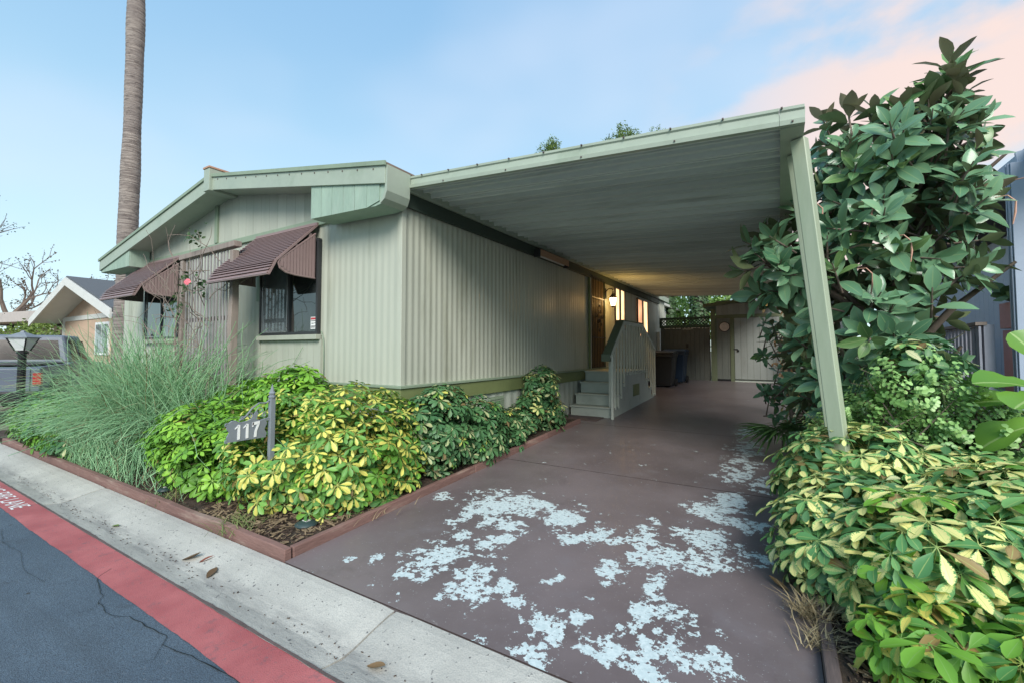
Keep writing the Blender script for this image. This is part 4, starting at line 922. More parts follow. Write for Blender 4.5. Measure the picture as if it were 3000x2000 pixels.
# words on the kerb line
def words(txt, x, y, h, parent, m):
    cu = bpy.data.curves.new('t', 'FONT'); cu.body = txt; cu.size = h*1.38; o = bpy.data.objects.new('t', cu); col.objects.link(o)
    dg = bpy.context.evaluated_depsgraph_get(); me = bpy.data.meshes.new_from_object(o.evaluated_get(dg)); bpy.data.objects.remove(o)
    me.materials.append(m); xs = [v_.co.x for v_ in me.vertices]; q = inst('lettering', me, parent, (x-max(xs), y, -.0275)); return q
words('NO PARKING FIRE LANE', -6.2, 1.165, .135, stripe, WHITE)

# ================================================================== SHRUBS
GL = 'umbrella shrubs in the front bed'; GR = 'umbrella shrubs right of the driveway'
shrub('mostly yellow variegated umbrella shrub around the house number sign', (-3.75, 2.6), [(-3.5, 2.85, .56, .55, .75, .58), (-3.96, 2.47, .46, .60, .48, .46), (-3.3, 2.90, .40, .29, .72, .46), (-4.3, 2.75, .62, .5, .5, .42)], U_VAR, .112, 300, 700, 11, GL, U_GREEN, .22)
shrub('plain green umbrella shrub left of the number sign beside the wispy plant', (-5.2, 2.5), [(-5.25, 2.5, .45, .75, .52, .48), (-5.75, 2.55, .42, .55, .5, .42), (-4.75, 2.45, .40, .5, .48, .40)], U_GREEN, .115, 300, 600, 12, GL, U_LIME, .5)
shrub('tall lime green umbrella shrub under the front window', (-4.95, 3.0), [(-5.4, 2.98, .72, .65, .34, .40), (-4.7, 3.0, .85, .5, .34, .46), (-4.3, 2.95, .72, .4, .3, .4), (-6.0, 3.0, .65, .4, .3, .34)], U_LIME, .13, 240, 240, 13, GL, U_GREEN, .4)
shrub('dark green umbrella shrub against the skirting near the house corner', (-3.2, 4.2), [(-3.2, 3.75, .62, .30, .45, .47), (-3.18, 4.45, .48, .28, .5, .42), (-3.22, 5.1, .33, .24, .45, .33)], U_DARK, .115, 240, 260, 14, GL, U_VAR, .06)
shrub('small cream-flecked umbrella shrub just before the entry steps', (-3.2, 6.15), [(-3.2, 6.15, .88, .25, .35, .34), (-3.22, 5.75, .55, .2, .3, .25), (-3.15, 6.4, .45, .2, .3, .25)], U_DARK, .12, 110, 70, 15, GL, U_VARY, .16, stems=5)
shrub('low dark umbrella shrub at the far end of the front bed', (-9.4, 2.25), [(-9.0, 2.15, .30, .8, .32, .34), (-10.2, 2.3, .38, .9, .4, .40), (-8.2, 2.1, .2, .5, .25, .22)], U_GREEN, .125, 200, 200, 16, GL, U_DARK, .5)
shrub('pale yellow umbrella shrub round the foot of the leaning carport post', (.45, 3.9), [(.42, 3.75, .55, .46, .5, .40), (.30, 3.25, .36, .36, .45, .36), (.9, 3.9, .48, .45, .5, .36)], U_VARY, .125, 300, 360, 21, GR, U_DARK, .2)
shrub('large yellow-leaved umbrella shrub in the right foreground', (.95, 3.0), [(.62, 2.85, .45, .36, .36, .34), (1.05, 3.1, .52, .5, .5, .38), (1.5, 3.3, .5, .5, .5, .4)], U_VARY, .142, 290, 320, 22, GR, U_GREEN, .14)
shrub('open bare-stemmed umbrella shrub at the lower right corner', (.72, 2.45), [(.55, 2.45, .26, .24, .22, .2), (.85, 2.4, .30, .28, .25, .22), (1.1, 2.6, .38, .3, .3, .24)], U_VAR, .145, 70, 40, 23, GR, U_GREEN, .4, stems=9)
shrub('leggy umbrella shrub poking out of the small-leaved bush', (.95, 4.4), [(.88, 4.3, 1.42, .2, .2, .12), (1.35, 4.5, .85, .3, .3, .2)], U_DARK, .15, 34, 10, 24, GR, U_VARY, .22)

# wispy plant: thousands of rush-like arching stems
wp = thing('wispy_plant', 'wispy blue-green rush-like plant spilling over the front edging', 'plant', (-7.2, 2.65, .05))
r = random.Random(9); lb = LB()
for i in range(6800):
    a = r.uniform(0, 2*math.pi); bx, by = -7.5 + r.gauss(0, .75), 2.62 + r.gauss(0, .16)
    el = r.uniform(.1, 1.3) if r.random() < .7 else r.uniform(-.2, .6); d = Vector((math.cos(a)*math.cos(el)*1.25, math.sin(a)*math.cos(el)*.55, math.sin(el))); ln = r.uniform(.8, 1.75)*(1. if el > .3 else 1.2)
    p = Vector((bx, by, r.uniform(.1, .55))); n = 9; stp = ln/n; sag = r.uniform(.06, .22); wd = r.uniform(.0045, .0075); vs = []; rb = r.random(); rw = r.random()
    k0 = r.choice((0, 0, 1, 2)) ; wob = Vector((r.gauss(0, .08), r.gauss(0, .06), 0))
    d.normalize(); pts = []
    for k in range(n+1):
        pts.append(p.copy()); p = p + d*stp; d = (d + Vector((0, 0, -sag)) + wob*.35 + Vector((r.gauss(0, .11), r.gauss(0, .09), r.gauss(0, .10)))).normalized()
        if p.z < .04: p.z = .04 + r.random()*.03
        if p.y > 3.42: p.y = 3.42
        if p.y < 1.90 and p.z < .5: p.y = 1.90 + r.random()*.08
    pts = pts[k0:]; q = []
    for k, pp in enumerate(pts):
        wk = wd*(1-.6*k/len(pts)); vs += [(pp.x-wk, pp.y, pp.z), (pp.x+wk*.5, pp.y+wk*.87, pp.z-wk*.2), (pp.x+wk*.5, pp.y-wk*.87, pp.z+wk*.6)]
    for k in range(len(pts)-1):
        for j in range(3): q.append((3*k+j, 3*k+(j+1) % 3, 3*k+3+(j+1) % 3, 3*k+3+j))
    lb.add(np.array(vs), np.array(q), np.array([(.5, .5, rb, rw)]*len(vs)))
lb.build('stems', WISP, wp)
mb = MB()
for i in range(260):
    a = r.uniform(0, 6.3); p = Vector((-7.5+r.gauss(0, .7), 2.55+r.gauss(0, .2), .04)); d = Vector((math.cos(a)*.7, math.sin(a)*.4, r.uniform(.3, 1.2))).normalized(); l_ = r.uniform(.4, 1.1); q = p+d*l_*.5+Vector((0, 0, .05)); e = p+d*l_+Vector((math.cos(a)*.15, 0, -.12)); mb.tube([p, q, e], [.005, .004, .002], 4, False)
kind(mb.build('dead_stems', DRYM, wp), 'stuff')

# ================================================================== RIGHT SIDE PLANTS
fic = thing('rubber_tree', 'tall rubber tree with big glossy leaves beside the carport post', 'tree', (.95, 5.8, .15)); r = random.Random(21)
FM = {}
for nm, m in (('g', FICUS), ('y', FICUSY)):
    FM[nm] = []
    for k in range(4):
        rr = random.Random(k); l_ = LB(); l_.add(*leaf_arr(1., .215*rr.uniform(.85, 1.15), P_FIC, .22+.1*rr.random(), .15+.35*rr.random(), .06, rr.random())); FM[nm].append(l_.mesh('leaf', m))
FLO = [leaf_arr(1., .215, P_FIC_LO, .25, .2+.12*k, .06, .2*k) for k in range(4)]
FHI = [leaf_arr(1., .215, P_FIC, .25, .15+.12*k, .06, .2*k) for k in range(4)]
lobes = [(.98, 5.75, 2.7, .78, .9, 1.05), (.90, 5.5, 1.75, .78, .8, .7), (1.15, 5.6, 3.15, .55, .7, .72), (.66, 5.6, 3.15, .42, .6, .6), (.15, 5.5, 2.35, .42, .5, .5), (1.1, 5.3, 2.45, .45, .5, .55), (.95, 5.4, 1.55, .35, .45, .35), (.55, 5.6, 1.05, .45, .5, .5), (.85, 5.9, 1.2, .6, .5, .6)]
ros = []
for i in range(330):
    q = on_lobes(r, lobes, r.random() < .33)
    if q:
        k_ = r.uniform(.1, .32) if r.random() < .22 else 0
        ros.append((q[0] + (q[1]*.8+Vector((0, 0, .5)))*k_, q[1], 1.0))
for p, nn in (((1.36, 5.35, 4.05), (.2, -.15, 1)), ((1.30, 5.35, 3.8), (.0, -.3, .9)), ((1.42, 5.4, 3.75), (.4, -.2, .8)), ((1.5, 5.4, 3.5), (.8, -.3, .6)), ((1.25, 5.4, 3.6), (-.2, -.4, .9)), ((1.38, 5.3, 3.9), (.3, -.5, .8)), ((.42, 5.3, 3.75), (-.1, -.2, 1)), ((.62, 5.3, 3.78), (0, -.3, 1)), ((.82, 5.3, 3.75), (.1, -.3, 1)), ((1.0, 5.3, 3.7), (.1, -.2, 1)), ((1.2, 5.3, 3.75), (0, -.3, 1)),
              ((-.28, 5.35, 2.62), (-.8, -.3, .1)), ((-.32, 5.3, 2.30), (-.9, -.3, -.3)), ((-.05, 5.2, 2.55), (-.5, -.6, .4)), ((1.58, 5.4, 2.95), (1, -.3, .3)), ((1.42, 5.3, 2.55), (1, -.3, .2)), ((1.6, 5.4, 3.2), (1, -.2, .5)), ((-.2, 5.4, 2.05), (-.7, -.4, -.3))):
    ros.append((Vector(p), Vector(nn).normalized(), 1.15))
leaves = []; tw = MB()
ros = [q for q in ros if q[0].x < (.292 if q[0].z > 2.1 else .245)*q[0].y]
for p, nn, sz in ros:
    ax = (nn*.8 + Vector((0, 0, .35)) + Vector((r.gauss(0, .25), r.gauss(0, .25), r.gauss(0, .2)))).normalized(); n = r.randint(7, 10); sp = r.uniform(0, 6.3)
    young = r.random() < .16 or p.z > 3.55; tw.tube([p-ax*.28, p-ax*.1, p+ax*.05], [.011, .009, .005], 5, False)
    x = ax.orthogonal().normalized(); y = ax.cross(x)
    for k in range(n):
        an = sp + k*2.399; t = k/n; out = x*math.cos(an)+y*math.sin(an); ang = R(22+64*(1-t) + r.uniform(-12, 12)); d = (ax*math.cos(ang)+out*math.sin(ang)).normalized()
        up = (ax - d*ax.dot(d)).normalized(); sd_ = up.cross(d); q = p - ax*(.16*(1-t)) + d*.01; s = sz*r.uniform(.21, .315)*(1-.3*t)
        M = Matrix.Translation(q) @ Matrix((d, sd_, up)).transposed().to_4x4() @ Matrix.Diagonal((s, s, s, 1)); leaves.append((M, up, q, young and t > .3))
leaves.sort(key=lambda l: (l[2]-CAMP).length - .8*abs(l[1].dot((CAMP-l[2]).normalized())))
lg, ly = LB(), LB()
for i, (M, up, q, yg) in enumerate(leaves):
    if i < 300: instm('leaf', r.choice(FM['y' if yg else 'g']), fic, M)
    else: (ly if yg else lg).add(*r.choice(FHI if i < 1400 else FLO), M=M, rand=r.random())
lg.build('leaves', FICUS, fic); ly.build('young_leaves', FICUSY, fic)
tw.tube([(.95, 5.85, .1), (.98, 5.8, .8), (1.02, 5.75, 1.6), (1.1, 5.7, 2.4), (1.25, 5.6, 3.3), (1.4, 5.42, 3.9)], [.09, .08, .07, .055, .04, .015], 8)
for e in ((.2, 5.5, 2.4), (-.25, 5.35, 2.5), (.6, 5.5, 3.6), (1.75, 5.5, 3.2), (1.7, 5.3, 2.2), (.55, 5.4, 1.2), (1.35, 5.3, 1.5), (.9, 5.2, 2.5), (1.2, 5.2, 3.2)):
    s = Vector((1.0, 5.78, max(.5, e[2]-.9))); e = Vector(e); tw.tube([s, s.lerp(e, .5)+Vector((0, 0, .08)), e], [.04, .028, .012], 6, False)
tw.build('trunk', BARK, fic, smooth=True)
sh_ = MB()
for x, y, z in ((.36, 5.0, 2.75), (.72, 4.95, 2.7), (.95, 4.9, 2.35), (1.6, 5.0, 2.6), (1.85, 5.1, 2.45), (.7, 4.95, 2.1), (1.75, 5.1, 2.75)):
    a = r.uniform(-1, 1)*.1; sh_.tube([(x-.09, y+.02, z+.09), (x-.03, y-.02, z+.085), (x+.01, y-.03, z+.03), (x+.012+a*.2, y-.03, z-.06), (x+a*.3, y-.03, z-.15)], [.004, .005, .006, .008, .004], 5)
kind(sh_.build('leaf_sheaths', mat('dry_pink_sheath', (.50, .28, .20), .6), fic), 'stuff')
# rubber tree offshoots climbing the rear post
of = thing('rubber_sapling', 'young rubber plant climbing the rear carport post', 'plant', (.1, 7.2, .22)); r = random.Random(33); k_ = 0; lg = LB(); tw = MB()
for i in range(64):
    p = Vector((.10+r.gauss(0, .17), 7.0+r.gauss(0, .35), r.uniform(.3, 1.9))); ax = Vector((r.gauss(-.2, .5), r.gauss(-.6, .4), r.uniform(.1, .9))).normalized(); tw.tube([p-ax*.3, p], [.01, .006], 5, False); x = ax.orthogonal().normalized(); y = ax.cross(x); sp = r.uniform(0, 6)
    for k in range(7):
        an = sp+k*2.399; t = k/7; out = x*math.cos(an)+y*math.sin(an); ang = R(30+65*(1-t)); d = (ax*math.cos(ang)+out*math.sin(ang)).normalized(); up = (ax-d*ax.dot(d)).normalized(); s = r.uniform(.11, .17)
        M = Matrix.Translation(p-ax*.1*(1-t)) @ Matrix((d, up.cross(d), up)).transposed().to_4x4() @ Matrix.Diagonal((s, s, s, 1))
        if k_ < 240: instm('leaf', r.choice(FM['y' if r.random() < .2 else 'g']), of, M); k_ += 1
        else: lg.add(*r.choice(FLO), M=M, rand=r.random())
lg.build('leaves', FICUS, of); tw.tube([(.13, 7.1, .15), (.1, 7.05, 1.0), (.12, 7.0, 1.9)], [.025, .02, .01], 6); tw.build('stems', BARK, of)
# dry climber hanging on the middle post
dv = thing('dry_vine', 'dry brown vine hanging on the thin rear carport post', 'vine', (.1, 8.95, 1.2)); r = random.Random(4); mb = MB(); lb = LB(); la = leaf_arr(.07, .02, P_FIC_LO, .3, .6)
for i in range(20):
    z = r.uniform(1.3, 2.9); pts = [(.09+r.gauss(0, .035), 8.93+r.gauss(0, .03), z)]
    for k in range(6): p = pts[-1]; pts.append((p[0]+r.gauss(0, .035), p[1]+r.gauss(0, .02), p[2]-r.uniform(.04, .16)))
    mb.tube(pts, .007, 4, False)
    for k in range(10): p = r.choice(pts); lb.add(*la, M=axis_matrix((p[0]+r.gauss(0, .04), p[1]-.02, p[2]), (r.gauss(0, 1), r.gauss(0, 1), r.gauss(0, 1)), r.random()*6, r.uniform(.7, 1.6)), rand=r.random())
mb.build('stems', TWIG, dv); lb.build('dry_leaves', DRYLEAF, dv)
# small-leaved bush
eb = thing('elephant_bush', 'rounded bush of tiny bright green leaves behind the yellow shrubs', 'bush', (1.0, 4.55, .1)); r = random.Random(8); lb = LB(); la = leaf_arr(.026, .0105, [(0, .3), (.4, 1), (.8, .85), (1, .25)], .2, .2)
el = [(.86, 4.3, 1.05, .30, .30, .36), (1.10, 4.3, .82, .36, .3, .34), (.66, 4.35, .78, .30, .3, .32), (1.45, 4.6, .62, .42, .4, .34), (1.0, 4.3, .45, .7, .4, .35), (.42, 4.75, .5, .25, .3, .4), (1.75, 4.7, .6, .3, .3, .3)]; mb = MB()
for i in range(1500):
    q = on_lobes(r, el, r.random() < .3)
    if not q: continue
    p, nn = q; d = (nn*.5 + Vector((r.gauss(0, .5), r.gauss(0, .5), r.uniform(-.2, 1)))).normalized()
    for k in range(9):
        pp = p + d*(.022*k-.06); sd_ = d.orthogonal().normalized(); sd_ = Matrix.Rotation(k*1.57+i, 3, d) @ sd_
        for s in (1, -1): lb.add(*la, M=Matrix.Translation(pp) @ Matrix((sd_*s, d.cross(sd_*s), d)).transposed().to_4x4() @ Matrix.Scale(r.uniform(.8, 1.5), 4), rand=(i*.37) % 1)
    if i % 4 == 0: mb.tube([p-d*.25, p-d*.06, p+d*.13], [.006, .005, .003], 4, False)
lb.build('tiny_leaves', ELEPH, eb); mb.tube([(1., 4.55, .1), (.98, 4.55, .6), (.95, 4.55, .9)], [.05, .035, .01], 6); kind(mb.build('twigs', BARK, eb), 'stuff')
# fiddle-leaf fig
fd = thing('fiddle_leaf_fig', 'fiddle-leaf fig with huge pale green leaves at the right edge', 'plant', (1.45, 4.25, .15)); r = random.Random(2); PF = [(0, .10), (.15, .46), (.32, .58), (.45, .52), (.62, .82), (.82, 1.), (.95, .72), (1, .25)]
fm = []
for k in range(3): l_ = LB(); l_.add(*leaf_arr(1., .36, PF, .35+.12*k, .55+.3*k, .08, .3*k)); fm.append(l_.mesh('leaf', FIDDLE))
for p, d, s in (((1.36, 4.0, 1.22), (-.9, -.3, .35), .30), ((1.38, 4.0, 1.18), (-.55, -.75, .1), .32), ((1.42, 4.05, 1.3), (-.4, -.2, 1), .30), ((1.40, 4.0, 1.02), (-.9, -.2, -.15), .34), ((1.42, 4.0, .92), (-.4, -.8, -.35), .32), ((1.45, 4.05, 1.35), (.1, -.3, 1), .3), ((1.5, 4.05, 1.2), (.8, -.3, .4), .32), ((1.48, 3.95, 1.05), (.4, -.85, .1), .3), ((1.45, 4.3, 1.1), (.3, .8, .3), .3), ((1.40, 3.95, .78), (-.3, -.9, -.2), .3), ((1.40, 4.1, 1.12), (-.95, .15, .2), .28)):
    d = Vector(d).normalized(); up = Vector((-.15, -.45, .8)); up = (up-d*up.dot(d)).normalized(); instm('leaf', r.choice(fm), fd, Matrix.Translation(p) @ Matrix((d, up.cross(d), up)).transposed().to_4x4() @ Matrix.Scale(s, 4))
mb = MB(); mb.tube([(1.45, 4.25, .1), (1.44, 4.1, .7), (1.42, 4.05, 1.3)], [.022, .018, .01], 6); mb.build('stem', BARK, fd)
# fan palms
def fan(label, c, dirs, ln, seed):
    t = thing('fan_palm', label, 'palm', (c[0], c[1], gz(c[1])), 'small fan palms under the rubber tree'); r = random.Random(seed)
    for d in dirs:
        d = Vector(d).normalized(); e = Vector(c)+d*ln*.9; lb = LB(); x = d.cross(Vector((0, 0, 1))).normalized(); nrm = x.cross(d).normalized()
        if nrm.z < 0: nrm = -nrm
        for k in range(19):
            an = R(-95+190*k/18); dd_ = (d*math.cos(an)+x*math.sin(an)).normalized(); sd_ = nrm.cross(dd_); s = ln*r.uniform(.9, 1.05)
            lb.add(*leaf_arr(1., .032, [(0, .35), (.45, 1), (.8, .5), (1, .05)], .5, .45+.3*abs(an), 0, r.random()), M=Matrix.Translation(e) @ Matrix((dd_, sd_, nrm)).transposed().to_4x4() @ Matrix.Scale(s, 4), rand=r.random())
        inst('frond', lb.mesh('frond', FANP), t, (0, 0, 0)); mb = MB(); mb.tube([(c[0], c[1], gz(c[1])), tuple(Vector(c).lerp(e, .5)+Vector((0, 0, .03))), tuple(e)], [.009, .007, .005], 5); mb.build('leaf_stalk', STEMG, t)
fan('small fan palm spreading over the right driveway edge', (.32, 6.2, .35), ((-.8, -.45, .45), (-.35, -.8, .55), (-.9, .1, .3), (.1, -.7, .8)), .48, 1)
fan('small fan palm half hidden behind the leaning post', (.62, 4.9, .3), ((-.1, -.8, .7), (.5, -.6, .7), (-.4, -.7, .5)), .42, 2)

# ================================================================== LEFT BACKGROUND
# garden lamp
gl = thing('garden_lamp', 'short black garden lamp with tapered glass head at left edge', 'lamp', (-12.5, 2.4, .05)); gx, gy = -12.5, 2.4
mb = MB(); mb.tube([(gx, gy, .05), (gx, gy, 1.42)], .06, 10); mb.lathe([(.085, 1.40), (.085, 1.44), (.06, 1.46)], (gx, gy, 0), 10); mb.build('post', BLACK, gl, smooth=False)
def frus(m, r0, z0, r1, z1): m.lathe([(r0, z0), (r1, z1)], (gx, gy, 0), 4)
mb = MB(); frus(mb, .10, 1.47, .215, 1.70); mb.build('glass', LANTG, gl); mb = MB()
for k in range(4): a = k*math.pi/2; mb.bar((gx+.102*math.cos(a), gy+.102*math.sin(a), 1.46), (gx+.22*math.cos(a), gy+.22*math.sin(a), 1.705), .02, .02)
mb.build('cage', BLACK, gl); mb = MB(); mb.lathe([(.25, 1.70), (.255, 1.715), (.10, 1.79), (.045, 1.81), (.03, 1.84), (.001, 1.85)], (gx, gy, 0), 4); mb.build('cap', SIGNGREY, gl)
# pickup
def pickup():
    t = thing('pickup_truck', 'grey pickup truck parked nose-in behind the wispy plant', 'pickup', (0, 0, 0)); LZ = Matrix.Identity(4); parts = []
    def B(mb, name, m, parent=t, bev=0, smooth=False): o = mb.build(name, m, parent, bev, smooth); parts.append(o); return o
    # local: x right, y forward, tail at y=0
    side = [(0, .55), (0, 1.12), (.06, 1.17), (1.85, 1.19), (1.86, 1.22), (3.3, 1.22), (4.75, 1.14), (5.05, 1.05), (5.15, .8), (5.1, .5), (.1, .48)]
    body = B(MB().prism(side, -.92, .92, 'x'), 'body', CARG, bev=.04)
    cab = MB(); lo = [(-.88, 1.84, 1.2), (.88, 1.84, 1.2), (.88, 3.65, 1.2), (-.88, 3.65, 1.2)]; hi = [(-.74, 1.98, 1.86), (.74, 1.98, 1.86), (.74, 3.05, 1.86), (-.74, 3.05, 1.86)]
    cab.add(lo+hi, [(0, 3, 2, 1), (4, 5, 6, 7), (0, 1, 5, 4), (1, 2, 6, 5), (2, 3, 7, 6), (3, 0, 4, 7)]); c = B(cab, 'cab', CARG, bev=.05)
    def quad(nm, P, m, parent):
        mb = MB(); n = (Vector(P[1])-Vector(P[0])).cross(Vector(P[2])-Vector(P[0])).normalized()*.006; mb.add([Vector(p)+n for p in P]+[Vector(p)-n for p in P], [(0, 1, 2, 3), (7, 6, 5, 4), (0, 4, 5, 1), (1, 5, 6, 2), (2, 6, 7, 3), (3, 7, 4, 0)]); return B(mb, nm, m, parent)
    quad('rear_window', [(-.72, 1.862, 1.29), (.72, 1.862, 1.29), (.64, 1.955, 1.74), (-.64, 1.955, 1.74)], GLASST, c); quad('windscreen', [(.74, 3.56, 1.28), (-.74, 3.56, 1.28), (-.66, 3.15, 1.78), (.66, 3.15, 1.78)], GLASSD, c)
    for s in (1, -1):
        for y0, y1 in ((2.12, 2.62), (2.72, 3.32)):
            P = [(s*.872, y0, 1.27), (s*.872, y1, 1.27), (s*.772, y1-.12 if y1 > 3 else y1-.02, 1.74), (s*.772, y0+.04, 1.74)]; quad('side_window', P if s > 0 else P[::-1], GLASST, c)
        f = MB(); f.prism([(.35 + .56*math.cos(a_)+.6, .42+.56*math.sin(a_)) for a_ in [math.pi*k/10 for k in range(11)]], s*.90 - .09, s*.90+.09, 'x'); B(f, 'fender_flare', BLACK); f = MB(); f.prism([(4.25 + .56*math.cos(a_), .42+.56*math.sin(a_)) for a_ in [math.pi*k/10 for k in range(11)]], s*.90-.09, s*.90+.09, 'x'); B(f, 'fender_flare', BLACK)
        for yy in (.95, 4.25):
            wv = MB(); wv.tube([(s*.70, yy, .41), (s*.73, yy, .41), (s*.93, yy, .41), (s*.96, yy, .41)], [.37, .41, .41, .37], 22); wh = B(wv, 'wheel', RUBBER); wv = MB(); wv.tube([(s*.95, yy, .41), (s*.972, yy, .41)], [.23, .20], 14); B(wv, 'rim', CHROME, wh)
        B(MB().box(s*.92-.10, s*.92+.02, -.03, .08, .80, 1.04) if s > 0 else MB().box(-.94, -.82, -.03, .08, .80, 1.04), 'tail_light', REDL)
    B(MB().box(-.78, .78, -.02, .0, .62, 1.13), 'tailgate', CARG, bev=.01); B(MB().box(-.95, .95, -.18, .02, .46, .68), 'rear_bumper', BLACK, bev=.02); B(MB().box(-.80, .80, .06, 1.80, 1.19, 1.225), 'bed_cover', BLACK, bev=.01); B(MB().box(-.9, .9, 5.1, 5.25, .46, .7), 'front_bumper', BLACK, bev=.02)
    B(MB().box(.885, .90, 2.08, 2.11, .6, 1.2), 'door_gap', BLACK); B(MB().box(.885, .905, 2.2, 2.36, 1.12, 1.15), 'door_handle', BLACK)
    t.location = (-13.45, 1.95, -.03); t.rotation_euler = (0, 0, R(62)); return t
pickup()
# left neighbour
def gable_house(label, x0, x1, y0, y1, ze, zr, wallm, trimm, roofm, wins, ov=.5, zg=0.):
    h = thing('house', label, 'house', ((x0+x1)/2, y0, zg)); xm = (x0+x1)/2; sl = (zr-ze)/(xm-x0); sgn = 1 if y1 > y0 else -1
    MB().prism([(x0, zg), (x1, zg), (x1, ze), (xm, zr-.0), (x0, ze)], y0, y1).build('wall', wallm, h)
    for s in (-1, 1):
        e = x0-ov if s < 0 else x1+ov; zz = ze-sl*ov
        MB().prism([(xm, zr+.16), (e, zz+.16), (e, zz+.04), (xm, zr+.04)], y0-sgn*.9, y1).build('roof_slope', roofm, h)
        MB().prism([(xm, zr+.10), (e, zz+.10), (e, zz-.20), (xm, zr-.20)], y0-sgn*.95, y0-sgn*.90).build('barge_board', trimm, h)
        MB().prism([(xm, zr+.0), (e, zz+.0), (e, zz-.05), (xm, zr-.05)], y0-sgn*.90, y0).build('soffit', trimm, h)
    MB().box(x0-.02, x1+.02, *sorted((y0-sgn*.04, y0+sgn*.02)), ze-.2, ze-.02).build('wall_trim', trimm, h)
    for a, b, c, d in wins:
        f = MB(); f.box(a-.09, b+.09, *sorted((y0-sgn*.05, y0)), c-.09, d+.09); wn = f.build('window', WHITE, h)
        MB().box(a, (a+b)/2-.03, *sorted((y0-sgn*.058, y0-sgn*.052)), c, d).build('pane', GLASSL, wn); MB().box((a+b)/2+.03, b, *sorted((y0-sgn*.058, y0-sgn*.052)), c, d).build('pane', GLASSL, wn)
    return h
gable_house('tan neighbouring house with white gable trim behind the pickup', -26.5, -18.9, 6.3, 20, 2.9, 4.08, TAN, OFFW, GREYROOF, [(-22.6, -21.4, 1.4, 2.45), (-20.7, -19.5, 1.4, 2.5)], .7)
MB().box(-26.52, -26.4, 6.24, 6.3, 0, 2.85).build('corner_board', OFFW, bpy.data.objects['house'])
fh = thing('flat_roof_house', 'low beige roofed building far left beyond the hedge', 'house', (-46, 9, 0)); MB().box(-60, -37, 9, 14, 0, 3.0).build('wall', TAN, fh); MB().prism([(-62, 3.75), (-36, 3.15), (-36, 3.75), (-62, 4.5)], 7.5, 16).build('roof', FARROOF, fh)
dh = thing('dark_carport', 'dark roofed carport tucked between the hedge and tan house', 'carport', (-31, 8, 0)); MB().prism([(-33, 3.05), (-28.8, 3.0), (-28.8, 3.25), (-30.5, 3.5), (-33, 3.3)], 7, 12).build('roof', GREYROOF, dh); MB().box(-32, -29, 11, 11.2, 0, 3).build('rear_wall', SIGNGREY, dh)
for xx in (-32.6, -29.0): boxo('post', OFFW, dh, xx, xx+.12, 7.2, 7.32, 0, 3.04)

def leafcloud(lb, r, lobes, n, arr, smin, smax, hang=0.):
    for i in range(n):
        x, y, z, a, b, c = r.choice(lobes); d = Vector((r.gauss(0, 1), r.gauss(0, 1), r.gauss(0, 1))).normalized()*(r.random()**.4)
        ax = Vector((r.gauss(0, 1), r.gauss(0, 1), r.gauss(0, 1)+.5)); lb.add(*arr, M=axis_matrix((x+d.x*a, y+d.y*b, z+d.z*c), ax, r.uniform(0, 6.3), r.uniform(smin, smax)), rand=r.random())
LA = leaf_arr(1., .35, P_FIC_LO, .2, .3)
hd = thing('hedge', 'clipped yellow-green hedge at the far left behind the pickup', 'hedge', (-29.5, 6.2, 0)); lb = LB(); r = random.Random(6)
leafcloud(lb, r, [(-31+1.2*k, 6.0+.2*(k % 2), 1.55+.25*math.sin(k), 1.2, .8, 1.35) for k in range(-3, 3)], 5200, LA, .08, .16); lb.build('foliage', HEDGEY, hd); mb = MB()
for k in range(8): mb.tube([(-33+k, 6.1, 0), (-33+k+.1, 6.1, 1.2)], [.05, .02], 5)
mb.build('stems', BARK, hd)
# bare trees
def tree(label, base, h, spread, seed, levels, n_leaf, leafm, cat='tree', lean=(0, 0), rad=.16, group='bare trees beyond the left houses', leaf=.05, upb=.25):
    t = thing('tree', label, cat, base, group); r = random.Random(seed); mb = MB(); tips = []; trunk = MB()
    def grow(p, d, ln, rd, lv):
        pts = [p]; k = 4
        for i in range(k):
            d = (d+Vector((r.gauss(0, .13), r.gauss(0, .13), r.gauss(0, .08)))).normalized(); p = p+d*ln/k; pts.append(p)
        (trunk if lv == 0 else mb).tube([tuple(q) for q in pts], [rd*(1-.45*i/k) for i in range(k+1)], 7 if lv < 2 else 4 if lv < 3 else 3, False)
        if lv >= levels: tips.extend(pts[1:]); return
        for i in range(r.randint(3, 4) if lv else 5):
            a = r.uniform(.35, .95); ax = d.orthogonal().normalized(); ax.rotate(Matrix.Rotation(r.uniform(0, 6.3), 3, d)); nd = (d*math.cos(a)+ax*math.sin(a)*spread+Vector((0, 0, upb))).normalized()
            grow(pts[r.randint(2, k)], nd, ln*r.uniform(.55, .8), rd*.5, lv+1)
    grow(Vector(base), Vector((lean[0], lean[1], 1)).normalized(), h*.36, rad, 0)
    trunk.build('trunk', BARK, t, smooth=True); o = mb.build('branches', BARK, t); kind(o, 'stuff')
    if n_leaf:
        lb = LB()
        for i in range(n_leaf):
            p = r.choice(tips); lb.add(*LA, M=axis_matrix(p+Vector((r.gauss(0, .1), r.gauss(0, .1), r.gauss(0, .1))), (r.gauss(0, 1), r.gauss(0, 1), r.gauss(0, 1)), r.random()*6, leaf*r.uniform(.7, 1.5)), rand=r.random())
        lb.build('crown', leafm, t)
    return t
tree('tall nearly leafless tree reaching in at the left edge', (-33, 2.3, 0), 9.5, 1.0, 3, 4, 1600, IVYM, lean=(.1, 0), rad=.22, leaf=.06)
tree('bare grey-brown tree behind the far beige roof', (-52, 10, 0), 12.0, 1.1, 5, 4, 900, RUSSET, rad=.35, leaf=.12)
tree('bare tree just left of the tan house gable', (-43, 12.5, 0), 10.5, 1.1, 8, 4, 700, RUSSET, rad=.3, leaf=.12)
tree('thin sparse tree showing above the tan house roof', (-30, 11.0, 0), 9.5, .9, 12, 4, 700, RUSSET, rad=.2, leaf=.1)
